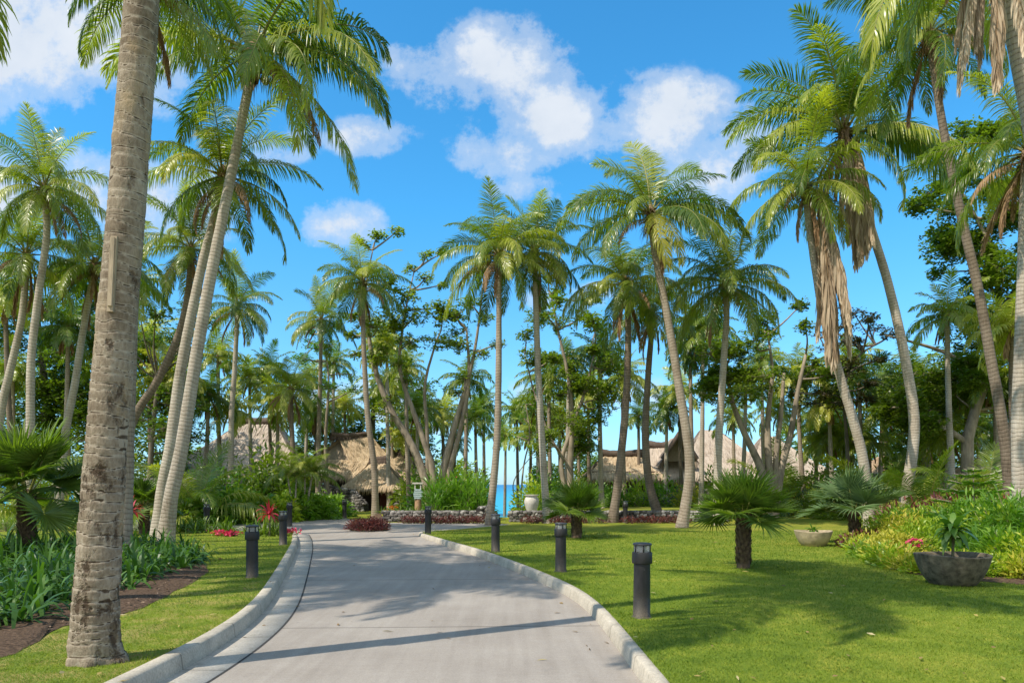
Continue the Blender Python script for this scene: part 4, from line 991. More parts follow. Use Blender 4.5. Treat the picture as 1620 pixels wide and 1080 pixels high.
flowers(618,39,'orange bromeliad like bloom beside the entrance hut path',.5,.5,60,'orange',6,'bright')

# island with burgundy shrubs
patch('island_soil',[gp(*p) for p in ((553,838),(612,838),(616,829),(606,824),(562,824),(550,829))],M['soil'],.015,0)
k=0
for px,Yk,s in ((563,26.3,1),(575,26.0,1.05),(588,26.2,1.1),(601,26.4,1),(570,27.6,.9),(584,27.8,1),(597,27.6,.9)):
    k+=1; shrub('burgundy_shrub','clipped burgundy leaved shrub in the round island on the drive',px,Yk,.38*s,.38*s,.36*s,420,.10,.035,'burg',k,'shrub','burgundy shrubs of the drive island',jag=.12)

# ---- canna bed and greens behind low walls
for k in range(26):
    px=684+ (k%13)*6.6+r.uniform(-4,4); Yk=33.6+2.2*(k//13)+r.uniform(-.3,.5)
    shrub('canna_plant','tall bright green canna like plant in the raised bed between forked tree and sea gap',min(px,765),Yk,.35,.35,1.35+r.uniform(-.2,.35),120,.55,.07,'bright',60+k,'canna','cannas in the raised bed',up=1.4,droop=.5)
for k in range(24):
    px=604+k*7.0+r.uniform(-3,3); Yk=32.7+r.uniform(0,.5)
    tuft(STRL[k%3],'bed_edging_plant','low grassy edging plant on top of the left low stone wall','edging plant',gx(px,Yk),Yk,r.uniform(.55,.8),'edging plants above the left low wall')
for k,(px,Yk,rx,rz,mt,lb) in enumerate((
 (842,35,.9,1.5,'lime','rounded lime green shrub behind the white urn'),
 (862,39,1.0,1.6,'bright','green shrub between the urn and the pale straight palm'),
 (1012,44,1.3,1.6,'lime','yellow green shrub before the high stone wall, left one'),
 (1052,44,1.4,1.6,'bright','green shrub against the high stone wall, middle one'),
 (1090,43,1.0,1.3,'gold','golden shrub against the high stone wall, right one'),
 (975,44,1.2,1.2,'bright','green shrub behind the dark leaning palm'),
 (1150,42,1.4,1.3,'bright','green shrub behind the middle fan palm'),
 (1200,41,1.3,1.2,'broad_dark','dark shrub under the multi trunked tree'),
 (1262,40,1.5,1.4,'gold','brown gold shrub right of the multi trunked tree'),
 (1300,36,1.3,1.3,'broad','green shrub behind the small pale bowl'),
 (940,46,1.4,1.5,'bright','green shrub left of the high stone wall'),
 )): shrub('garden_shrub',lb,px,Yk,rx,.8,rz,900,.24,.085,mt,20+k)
for k in range(40):
    px=[655+ (k*3.1) if False else 0,0][0]
# red edging below the walls
for k in range(46):
    left=k<18; px=(640+k*7.2) if left else (832+(k-18)*9.4); Yk=30.9+r.uniform(-.1,.15)
    if 955<px<985: continue
    shrub('red_edging_plant','low burgundy edging plant at the foot of a low stone wall',px,Yk,.26,.16,.26,90,.13,.035,'burg',200+k,'edging plant','burgundy edging along the low stone walls')

# left understory
und=[(215,34,1.6,1.5,'broad_dark'),(255,33,1.4,1.7,'broad_dark'),(300,32,1.5,1.5,'broad_dark'),(340,33,1.4,1.8,'bright'),(375,34,1.3,1.3,'broad_dark'),(330,30,1.1,1.0,'bright'),(400,35,1.3,2.1,'broad_dark'),(425,36,1.6,3.4,'broad'),(450,35,1.3,2.0,'broad_dark'),(470,34,1.0,1.3,'bright'),(395,32,1.0,1.2,'bright'),(440,32.5,.9,.9,'lime'),(360,31,1.0,1.1,'lime'),(500,35,.9,1.0,'bright'),(525,37,.9,1.0,'bright'),(285,29.5,1.0,.9,'broad_dark')]
wh=['beside the high left garden wall','below the large left roof','in the dark left border']
names=['dark leafy shrub far back in the left border, {}','fresh green shrub in the left border, {}']
posn=['directly right of the massive trunk','midway between massive trunk and leaning pair','seen right of the leaning pair','under the young coconut palm','below the left eave','low in front of the wall','left of the big leafy bush','the tallest big leaved bush below the large roof','right of the big leafy bush','beside the slender cluster palm','in front of the big leafy bush','yellow green at the path corner','yellow green before the dark wall','left of the hut wall','against the hut wall foot','near the light strap leaved plants']
for k,(px,Yk,rx,rz,mt) in enumerate(und):
    shrub('garden_shrub',('dark' if 'dark' in mt else 'bright' if mt!='broad' else 'mid green')+' leafy shrub '+posn[k],px,Yk,rx,.9,rz,int(700+rz*350),.34,.13,mt,300+k,droop=.6)
for k,(px,Yk,rx,rz,mt,lb) in enumerate((
 (330,44,1.8,3.0,'bright','tall fresh green bush in front of the large left roof, left side'),(372,43,1.5,2.4,'broad','rounded bush in front of the large left roof, middle'),(468,44,1.5,2.8,'broad_dark','dark tall bush between the large left roof and the hut'),
(240,40,1.8,3.2,'broad','tall bush right behind the massive trunk'),(690,42,1.6,2.2,'bright','green bush behind the forked tree'),(735,44,1.5,2.6,'lime','lime bush behind the canna bed'),(655,46,1.2,2.4,'broad','bush at the right side of the hut'),
 (870,46,1.6,2.6,'bright','tall green bush right of the white urn'),(905,50,1.6,2.6,'broad','tall bush left of the low ridge capped house'),(1135,50,1.6,2.4,'broad','tall bush before the tallest right roof'),(1185,48,1.8,2.6,'broad','tall bush behind the multi trunked tree'),(1250,47,1.8,2.4,'bright','tall green bush before the peaked right roof'),
 (1310,44,1.8,2.8,'broad','tall bush between peaked roof and tan roof'),(1350,40,1.6,2.2,'bright','tall bush left of the sunlit tan roof'),(1440,38,1.8,2.6,'broad','tall bush right of the sunlit tan roof'))):
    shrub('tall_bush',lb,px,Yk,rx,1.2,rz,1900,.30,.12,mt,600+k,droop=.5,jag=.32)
# slender cluster palm (areca like)
def areca(px,Y,label,seed,stems,h):
    x=gx(px,Y); root=thing('cluster_palm',label,'palm',(x,Y,float(ground_z(x,Y))),0); r=np.random.default_rng(seed)
    for k in range(stems):
        tx=r.uniform(-.5,.5); hh=h*r.uniform(.75,1.05); mb=MB(); tube(mb,smooth_path([(tx*.4,0,-.1),(tx*.7,0,hh*.5),(tx*1.4,0,hh)],8),np.linspace(.05,.035,8),6)
        link('trunk',mb.mesh('trunk',[M['trunk_pale']]),root)
        for i in range(8):
            link('frond',FR[(1+i%4,i%2)],root,(tx*1.4,0,hh),(0,0,i*2.4+k),r.uniform(.3,.42))
areca(482,34,'slender cluster palm with thin pale canes left of the hut',1,3,2.4)
areca(466,33.5,'second slender cluster palm with pale canes before the big leafy bush',2,2,2.5)

# ---- right bed
bedR=[gp(*p) for p in ((1345,868),(1368,884),(1405,899),(1450,909),(1530,918),(1650,926),(1900,934),(1900,850),(1640,842),(1420,838),(1350,850))]
patch('border_soil',bedR,M['soil'])
rb=[]
spec=[(1372,19.5,.5,.35,'burg','pinkish ground plant at the left tip of the right border'),
(1385,18.2,.5,.35,'gold','golden leaved plant by the blue fan palm'),
(1405,17.6,.55,.42,'gold','low golden plant, second along the right border edge'),
(1425,17.2,.55,.45,'gold','low golden plant, third along the right border edge'),
(1352,19.3,.4,.3,'burg','small burgundy plant under the blue fan palm'),
(1400,20,.8,.75,'lime','yellow green shrub in front of the towering palm trunk'),
(1432,19.5,.8,.85,'gold','golden shrub right of the towering palm trunk'),
(1465,20.5,.9,.95,'lime','yellow shrub between towering palm and norfolk pine'),
(1450,17.5,.7,.7,'lime','lime shrub just behind the red flower clump'),
(1480,18,.7,.8,'lime','lime shrub behind the large bowl, left'),
(1515,18.5,.8,1.0,'bright','green shrub behind the large bowl, right'),
(1550,18,.8,1.15,'bright','long leaved green shrub right of the potted plant'),
(1580,17,.8,1.1,'lime','lime shrub near the right picture edge'),
(1610,16.5,.9,1.3,'bright','tall green shrub at the right picture edge'),
(1560,15.4,.55,.55,'bright','low green shrub beside the right side of the large bowl'),
(1590,14.8,.6,.6,'bright','low green shrub cut by the right picture edge'),
(1625,14.2,.6,.6,'lime','lime plant beyond the right end of the large bowl'),
(1635,18.5,.9,1.5,'lime','tall lime shrub beyond the right picture edge'),
(1500,21.5,1.0,1.1,'lime','yellow green shrub under the norfolk pine'),
(1565,21.5,1.0,1.3,'lime','yellow green shrub before the tan roof'),
(1425,21.8,.8,.8,'bright','green shrub behind the towering palm foot'),
(1660,15.5,.8,1.1,'bright','green shrub outside the right edge')]
for k,(px,Yk,rx,rz,mt,lb) in enumerate(spec):
    big=mt=='bright'
    shrub('border_shrub',lb,px,Yk,rx,.55 if rx<.6 else .75,rz,int(1500*rx*(.5+rz)),.26 if big else .13,.055 if big else .045,mt,400+k,jag=.2,up=.5)
r=np.random.default_rng(55)
EDG=[gp(*p) for p in ((1350,866),(1370,881),(1405,896),(1450,906),(1530,914),(1650,921),(1760,926))]
for k in range(46):
    t=k/45*(len(EDG)-1); i=min(int(t),len(EDG)-2); f=t-i; x=EDG[i][0]*(1-f)+EDG[i+1][0]*f+r.uniform(-.05,.25); y=EDG[i][1]*(1-f)+EDG[i+1][1]*f+r.uniform(.1,.5)
    shrub('ground_plant','low leafy ground plant lining the front edge of the right border',0,y,r.uniform(.28,.4),r.uniform(.25,.35),r.uniform(.22,.4),260,.12,.04,('gold','lime','burg','bright','lime')[k%5] if k%5!=2 or k<9 else 'gold',700+k,'ground plant','ground plants along the right border edge',x=x)
# far right planting
for k,(px,Yk,rx,rz,mt,lb) in enumerate(((1420,30,1.3,1.2,'broad_dark','dark shrub behind the towering palm'),(1470,31,1.5,1.6,'broad_dark','dark shrub below the tan roof, left'),(1520,29,1.5,1.5,'bright','green shrub below the tan roof'),(1575,29,1.5,1.8,'broad_dark','dark shrub below the tan roof, right'),(1620,27,1.5,2.2,'bright','green shrub stack at the right edge'),(1390,33,1.4,1.6,'broad','green shrub between the two right leaning trunks'),(1340,34,1.4,1.5,'broad','green shrub behind the blue fan palm'),(1500,25.5,1.2,1.1,'burg','burgundy leaved hedge behind the golden shrubs'),(1440,26,1.2,.8,'burg','low burgundy hedge behind the towering palm'))):
    shrub('garden_shrub',lb,px,Yk,rx,.9,rz,1500,.26,.09,mt,460+k,jag=.3)

# norfolk pine
def norfolk(px,Y):
    x=gx(px,Y); root=thing('norfolk_pine','small norfolk pine with flat tiers of bright green needles in the right border','conifer',(x,Y,0)); mb=MB(); tube(mb,[(0,0,-.1),(0,0,1.0),(0,0,2.1)],[.04,.03,.01],6); link('trunk',mb.mesh('trunk',[M['bark']]),root)
    r=np.random.default_rng(2); m=MB(); tw=MB()
    for t,(z,L) in enumerate(((.75,1.1),(1.1,1.0),(1.4,.85),(1.65,.65),(1.85,.45),(2.0,.25))):
        for k in range(7):
            a=k*2*PI/7+t*.4; d=np.array([math.cos(a),math.sin(a),.12]); 
            tube(tw,[(0,0,z),tuple(d*L*.5+[0,0,z]),tuple(d*L+[0,0,z+.05])],[.014,.01,.004],4)
            n=int(90*L)+10; tt=r.random(n); P=d*(tt*L)[:,None]+[0,0,z]; s=r.choice([-1,1],n)[:,None]*np.array([-math.sin(a),math.cos(a),0])
            add_strips(m,P,s*.9+d*.6+r.normal(0,.12,(n,3)),np.array([[0,0,1.]]*n)+d,.26*L**.5*(1-.5*tt),.03,.05,2,prof=[.8,1,.3],rnd=r.random(n))
    link('needle_tier',m.mesh('needle_tier',[M['bright']]),root); link('branch',tw.mesh('branch',[M['bark']]),root)
norfolk(1540,19.6)

# ------------------------------------------------------------------ pots
def bowl(px,Y,label,R,H,mat,seed):
    x=gx(px,Y); z=float(ground_z(x,Y)); root=thing('planter_bowl',label,'planter',(x,Y,z)); mb=MB()
    r=np.random.default_rng(seed)
    pr=[(0,-.02),(.52*R,-.02),(.60*R,.02*H),(.74*R,.22*H),(.87*R,.5*H),(.955*R,.78*H),(R*.985,.93*H),(R,.97*H),(R*.995,H),(R*.94,H*1.005),(R*.92,.97*H),(R*.90,.8*H)]
    lathe(mb,pr,56); V=mb.V[0]; a=np.arctan2(V[:,1],V[:,0]); V[:,:2]*=(1+.012*np.sin(3*a)+.008*np.sin(7*a+1))[:,None]; V[:,2]+=.012*np.sin(2*a+seed)*(V[:,2]>.1)
    link('bowl',mb.mesh('bowl',[M[mat]]),root)
    mb=MB(); lathe(mb,[(.001,.84*H),(.4*R,.85*H),(.91*R,.82*H)],40); link('soil',mb.mesh('soil',[M['soil']]),root)
    return x,z
def potplant(x,Y,z,label,seed,n,ll,lw,h,mat):
    root=thing('potted_plant',label,'potted plant',(x,Y,z)); mb=MB(); r=np.random.default_rng(seed)
    tube(mb,[(0,0,0),(.01,0,h*.5),(0,0,h)],[.03,.024,.018],6); link('stem',mb.mesh('stem',[M['stem']]),root)
    f=rosette_mb(seed,n,ll,lw,.5,(75,-25),5); 
    g=MB(); g.merge(f,Matrix.Translation((0,0,h))); 
    f2=rosette_mb(seed+1,n//2,ll*.8,lw*.8,.6,(60,-20),5); g.merge(f2,Matrix.Translation((0,0,h*.75)))
    link('foliage',g.mesh('foliage',[M[mat]]),root)
x_,z_=bowl(1507,12.05,'large weathered dark concrete bowl planter at the edge of the right border',.565,.50,'concrete_old',1)
potplant(x_,12.05,z_+.40,'dark leafy plant growing in the large weathered bowl',5,26,.42,.12,.52,'strap')
x_,z_=bowl(1287,19.6,'small sandy coloured concrete bowl standing on the right lawn',.49,.41,'bowl_light',2)
potplant(x_,19.6,z_+.34,'sprig of green leaves in the small sandy bowl',8,12,.22,.07,.1,'bright')

def urn(px,Y):
    x=gx(px,Y); root=thing('garden_urn','tall pale clay urn on the raised lawn beside the sea gap','urn',(x,Y,float(ground_z(x,Y)))); mb=MB(); s=.86
    pr=[(0,0),(.20,0),(.22,.04),(.30,.25),(.37,.5),(.39,.68),(.34,.82),(.29,.88),(.30,.92),(.36,.96),(.37,.99),(.34,1.0),(.29,.97),(.26,.8),(.001,.78)]
    lathe(mb,[(a*s,b*s) for a,b in pr],40); link('body',mb.mesh('body',[M['urn']]),root)
    m=MB(); lathe(m,[(.33*s,.955*s),(.385*s,.97*s),(.39*s,.99*s),(.33*s,1.003*s)],40); link('rim',m.mesh('rim',[M['urn']]),root)
urn(841,32.9)

# ------------------------------------------------------------------ bollards
def make_bollard():
    root=thing('bollard_light','x','bollard light',(0,0,0),0,'bollard lights along the drive')
    m=MB(); lathe(m,[(.128,-.05),(.128,.006),(.112,.016),(.106,.02),(.104,.3),(.101,.69),(.101,.70),(.001,.70)],36); link('post',m.mesh('post',[M['black']]),root)
    m=MB(); lathe(m,[(.102,.672),(.122,.672),(.126,.68),(.124,.80),(.118,.812),(.10,.815),(.001,.815)],36); link('collar',m.mesh('collar',[M['black']]),root)
    m=MB(); lathe(m,[(.100,.815),(.100,.90)],32); link('lens',m.mesh('lens',[M['lens']]),root)
    m=MB(); lathe(m,[(.06,.815),(.035,.84),(.028,.86),(.035,.88),(.06,.90)],24); link('reflector',m.mesh('reflector',[M['white']]),root)
    m=MB()
    for k in range(6):
        a=k*PI/3+.3; box(m,(.104*math.cos(a),.104*math.sin(a),.858),(.012,.014,.09),rot=a)
    link('cage_bar',m.mesh('cage_bar',[M['black']]),root)
    m=MB(); lathe(m,[(.06,.895),(.116,.897),(.119,.905),(.117,.918),(.10,.926),(.001,.932)],36); link('cap',m.mesh('cap',[M['dkcap']]),root)
    m=MB(); 
    V,T=ICO1; m.add(V*.006+np.array([-.01,-.1025,.60]),None,T); m.add(V*.006+np.array([-.0,-.1045,.18]),None,T); link('screw',m.mesh('screw',[M['dkcap']]),root)
    return root
B0=make_bollard()
BL=[(1015,9.05,'nearest bollard light, on the right lawn close to the kerb'),(887,13.8,'second nearest bollard light on the right, level with the mid drive'),(784,17.8,'third bollard light along the right kerb'),(677,24.2,'bollard light at the far corner of the right kerb'),
(399,12.95,'nearest bollard light on the left lawn strip'),(448,19.9,'second bollard light on the left, by the red spiky plant'),(458,29.0,'far bollard light beyond the left kerb tip'),(545,36.0,'small distant bollard light beside the hut path'),(989,31.5,'small bollard light at the foot of the right low stone wall'),(327,27,'bollard light nearly hidden in the left border plants')]
for k,(px,Y,lb) in enumerate(BL):
    if k==0: o=B0
    else:
        o=B0.copy(); COL.objects.link(o)
        for c in list(B0.children):
            d=c.copy(); COL.objects.link(d); d.parent=o
    x=gx(px,Y); o.location=(x,Y,float(ground_z(x,Y))); o.rotation_euler=(0,rng.normal(0,.008),rng.random()*6); o['label']=lb
B0['label']=BL[0][2]; B0.rotation_euler=(.004,.008,.2)

# ------------------------------------------------------------------ stone walls
def stonewall(label,p0,p1,h,th=.35,name='stone_wall',ss=.15,batter=0,h1=None,ztop=None):
    p0=np.array(p0,float); p1=np.array(p1,float); L=np.linalg.norm(p1-p0); d=(p1-p0)/L; nn=np.array([d[1],-d[0]])  # faces camera side
    if nn[1]>0: nn=-nn
    z0=p0[2] if len(p0)>2 else 0
    a2=p0[:2]; r=np.random.default_rng(int(L*100)%9999); mb=MB(); h1=h if h1 is None else h1
    root=thing(name,label,'stone wall',(p0[0],p0[1],z0))
    # core
    V=[];c=MB()
    for t,hh in ((0,h),(L,h1)):
        for off in (.04,-th):
            for z in (-.15,hh-.03): V.append((d[0]*t+nn[0]*off*1.0-nn[0]*.06,d[1]*t+nn[1]*off-nn[1]*.06,z))
    c.add(V,[[0,4,5,1],[2,3,7,6],[0,1,3,2],[4,6,7,5],[1,5,7,3]])
    link('core',c.mesh('core',[M['stone_core']],False),root)
    rows=int(max(h,h1)/ss/.8)+1; V0,T0=ICO1
    for side in (0,1):
      for k in range(rows if side==0 else 3):
        t=r.random()*ss
        while t<L:
            w=ss*r.uniform(.7,1.5); hh=h+(h1-h)*t/L
            z=(k+.5)*ss*.8+r.normal(0,.012)
            if side==1: z=hh
            if z<hh+.03:
                off=r.uniform(-.015,.03) if side==0 else -(k+.5)*th/3
                s=np.array([w*.6,ss*.42,ss*.47]) if side==0 else np.array([w*.6,th*.22,ss*.3])
                v=V0*(1+r.normal(0,.09,(len(V0),1))); v=np.sign(v)*np.abs(v)**.8
                v=v*s; ang=r.normal(0,.15); ca,sa=math.cos(ang),math.sin(ang)
                x=v[:,0]*ca-v[:,2]*sa; zz=v[:,0]*sa+v[:,2]*ca; y=v[:,1]
                q=np.stack([d[0]*(t+x)+nn[0]*(off+y),d[1]*(t+x)+nn[1]*(off+y),z+zz],-1)
                mb.add(q,None,T0,rnd=r.random())
            t+=w*1.05
    link('stonework',mb.mesh('stonework',[M['stone']],False),root)
    return root
stonewall('low dry stone retaining wall left of the sea gap, below the cannas',(gx(606,32),31.95,0),(gx(766,32),31.95,0),.46)
stonewall('short return of dark stones at the sea end of the left low wall',(gx(768,32),31.9,0),(gx(779,36),36,0),.62,ss=.2)
stonewall('low dry stone retaining wall right of the sea gap, behind the small fan palm',(gx(806,32),31.95,0),(gx(1150,32),31.95,0),.46)
stonewall('high stone garden wall in front of the gabled thatched house',(gx(1040,48),48,0),(gx(1125,48),48,0),1.25,ss=.24)
stonewall('high stone wall continuing left behind the dark leaning palm',(gx(905,49),49,0),(gx(1030,49),49,0),1.05,ss=.24)
stonewall('high dark stone wall at the back of the left border',(gx(195,37),37,0),(gx(395,38.5),38.5,0),1.9,ss=.26)

# ------------------------------------------------------------------ thatched buildings
def thatch_face(mb,quad,nst,r,L=.5,w=.06,ev=True,mat=0):
    """quad a(left eave) b(right eave) c(right ridge) d(left ridge) with a bowed sheet and straw strips"""
    a,b,c,d=[np.array(q,float) for q in quad]; nu,nv=14,10; V=[];nml=nrm(np.cross(b-a,d-a)+1e-9)
    for i in range(nv+1):
        v=i/nv
        for j in range(nu+1):
            u=j/nu; p=(a*(1-u)+b*u)*(1-v)+(d*(1-u)+c*u)*v
            p=p+nml*(.0+.09*r.normal()*.5)*(0<i<nv)*(0<j<nu)-np.array([0,0,.25*math.sin(v*PI)*np.linalg.norm(d-a)*.12])
            V.append(p)
    i=np.arange(nv)[:,None]*(nu+1); j=np.arange(nu)[None,:]
    mb.add(V,np.stack([i+j,i+j+1,i+nu+2+j,i+nu+1+j],-1).reshape(-1,4),rnd=.5,mat=mat)
    V=np.array(V).reshape(nv+1,nu+1,3)
    u=r.random(nst); v=r.random(nst)**1.15
    fi=v*nv; fj=u*nu; i0=np.minimum(fi.astype(int),nv-1); j0=np.minimum(fj.astype(int),nu-1); fv=(fi-i0)[:,None]; fu=(fj-j0)[:,None]
    P=(V[i0,j0]*(1-fu)+V[i0,j0+1]*fu)*(1-fv)+(V[i0+1,j0]*(1-fu)+V[i0+1,j0+1]*fu)*fv
    down=nrm((a+b)/2-(c+d)/2+1e-6); D=down+nml*.12+r.normal(0,.07,(nst,3)); S=nrm(b-a+r.normal(0,.2,(nst,3)))
    add_strips(mb,P+nml*.03,D,S,L*r.uniform(.5,1.2,nst),w,.25,3,rnd=r.random(nst),mat=mat,prof=[.8,1,.7,.15])
    if ev:
        n=int(np.linalg.norm(b-a)*38); u=r.random(n)[:,None]; P=a*(1-u)+b*u+np.array([0,0,.03])-down*.1+nml*r.uniform(-.12,.05,(n,1))
        add_strips(mb,P,down+np.array([0,0,-.5])+r.normal(0,.1,(n,3)),S[:1].repeat(n,0)+r.normal(0,.3,(n,3)),L*r.uniform(.6,1.3,n),w,.9,3,rnd=r.random(n)*.8,mat=mat,prof=[.8,1,.7,.15])
def hip(root,c,wx,wy,ridge,z0,z1,r,mat='thatch',name='roof',cap='ridge',nst=1400,L=.6,w=.07,capname=None):
    """hip roof: centre c (x,y), half widths wx wy, ridge half length, eave z0, ridge z1 (all relative to root)"""
    x,y=c; mb=MB()
    A=(x-wx,y-wy,z0);B=(x+wx,y-wy,z0);Cc=(x+wx,y+wy,z0);Dd=(x-wx,y+wy,z0);R0=(x-ridge,y,z1);R1=(x+ridge,y,z1)
    thatch_face(mb,(A,B,R1,R0),nst,r,L,w); thatch_face(mb,(B,Cc,R1,R1),nst//2,r,L,w); thatch_face(mb,(Dd,A,R0,R0),nst//2,r,L,w); thatch_face(mb,(Cc,Dd,R0,R1),nst//3,r,L,w)
    o=link(name,mb.mesh(name,[M[mat]]),root)
    if cap:
        m=MB(); t=np.linspace(-1,1,14); P=np.stack([x+t*(ridge+.25),0*t+y,z1+.02+.12*t**2],-1); tube(m,P,.24,10,bump=1+r.normal(0,.07,(14,10)))
        n=520; u=r.uniform(-1,1,n); s=r.choice([-1,1],n); P=np.stack([x+u*(ridge+.25),y+s*.15,z1+.1+0*u],-1)
        add_strips(m,P,np.stack([0*u,s*.8,-.9+0*u],-1)+r.normal(0,.15,(n,3)),np.array([[1,0,0.]]*n),.45,.05,.8,3,rnd=r.random(n)); link('ridge_cap',m.mesh('ridge_cap',[M[cap]]),o)
    return o
def hut():
    Y=50.0; s=Y/F; r=np.random.default_rng(9)
    zx=lambda px:(px-CX)*s; zz=lambda py:CH-(py-HY)*s
    root=thing('thatched_hut','small thatched entrance hut with a steep gabled roof, hipped porch and dark red door','hut',(zx(600),Y,0)); ox=zx(600)
    X=lambda px:zx(px)-ox
    # porch hip
    hip(root,((X(552)+X(648))/2,-.2),(X(648)-X(552))/2,1.9,.35,zz(769),zz(728),r,'thatch','porch_roof','ridge',2200,.55,.06)
    # rear right roof with ridge
    hip(root,((X(590)+X(652))/2,2.4),(X(654)-X(586))/2,2.2,(X(642)-X(596))/2,zz(764),zz(714),r,'thatch','side_roof','ridge',1600,.55,.06)
    # gabled main roof, ridge running back to the right
    mb=MB(); pk=np.array([X(520),.6,zz(692)]); pr=np.array([X(572),3.6,zz(683)])
    pk=np.array([X(527),1.6,zz(691)]); pr=np.array([X(573),2.8,zz(683)])
    le=np.array([X(500),1.2,zz(714)]); re=np.array([X(562),-.1,zz(747)]); rb=np.array([X(632),1.2,zz(742)]); lb=np.array([X(498),4.5,zz(716)])
    thatch_face(mb,(re,rb,pr,pk),2400,r,.6,.06); thatch_face(mb,(lb,le,pk,pr),900,r,.6,.06)
    o=link('main_roof',mb.mesh('main_roof',[M['thatch']]),root)
    m=MB(); P=smooth_path([pk+[-.5,-.35,.18],pk*.6+pr*.4+[0,0,.06],pr+[.1,.1,.08]],12); tube(m,P,.22,10,bump=1+r.normal(0,.12,(12,10)))
    n=420; u=r.random(n); Pi=np.stack([np.interp(u,np.linspace(0,1,12),P[:,k]) for k in range(3)],-1)+[0,0,.12]; sd_=r.choice([-1,1],n)[:,None]*np.array([.3,-.7,0]); add_strips(m,Pi,sd_+[0,0,-.7]+r.normal(0,.2,(n,3)),np.array([[1,.3,0.]]*n),.55,.06,.8,3,rnd=r.random(n)); link('ridge_cap',m.mesh('ridge_cap',[M['ridge']]),o)
    # gable front
    m=MB(); m.add([le+[.15,.25,0],re+[-.1,.35,.3],pk+[0,.35,-.05],np.array([X(505),1.0,zz(732)]),np.array([X(560),.9,zz(750)])],None,[[0,1,2],[0,3,1],[3,4,1]]); link('gable',m.mesh('gable',[M['gable']],False),root)
    m=MB(); thatch_face(m,((X(500),-.7,zz(749)),(X(572),-.7,zz(752)),(X(580),.8,zz(728)),(X(505),.8,zz(726))),1500,r,.7,.06); link('skirt_roof',m.mesh('skirt_roof',[M['thatch']]),root)
    # walls
    gz=float(ground_z(zx(600),Y))
    m=MB(); box(m,((X(560)+X(650))/2,1.9,(zz(765)+gz-.3)/2),(X(652)-X(556),2.6,zz(765)-gz+.3)); box(m,((X(503)+X(566))/2,2.5,(zz(740)+gz-.3)/2),(X(566)-X(506),2.6,zz(740)-gz+.3)); link('wall',m.mesh('wall',[M['timber']],False),root)
    m=MB(); h=zz(772)-gz; x0,x1=X(599),X(621)
    box(m,((x0+x1)/2,.54,gz+h/2),(x1-x0,.08,h)); 
    for k in range(6): box(m,(x0+(k+.5)*(x1-x0)/6,.48,gz+h/2),((x1-x0)/6-.04,.05,h-.08))
    dd=link('door',m.mesh('door',[M['door']],False),root); m=MB(); V,T=ICO1; m.add(V*.05+np.array([x1-.16,.42,gz+h*.5]),None,T); link('handle',m.mesh('handle',[M['dkcap']]),dd)
    for px in (572,623,645):
        m=MB(); tube(m,[(X(px),-1.1,gz-.2),(X(px),-1.1,zz(765))],.1,8); link('post',m.mesh('post',[M['post_wood']]),root)
    return root
hut()
stonewall('sloping stone buttress wall at the left corner of the entrance hut',(gx(503,47),47,-.1),(gx(560,47),47,-.1),1.75,ss=.24,h1=1.35)
stonewall('stone wall under the right side of the porch roof',(gx(626,47.5),47.5,-.1),(gx(654,47.5),47.5,-.1),1.35,ss=.24)
stonewall('curved pale stone pier before the hut door',(gx(556,45.5),45.5,-.05),(gx(574,44.5),44.5,-.05),1.3,ss=.2,h1=.5)

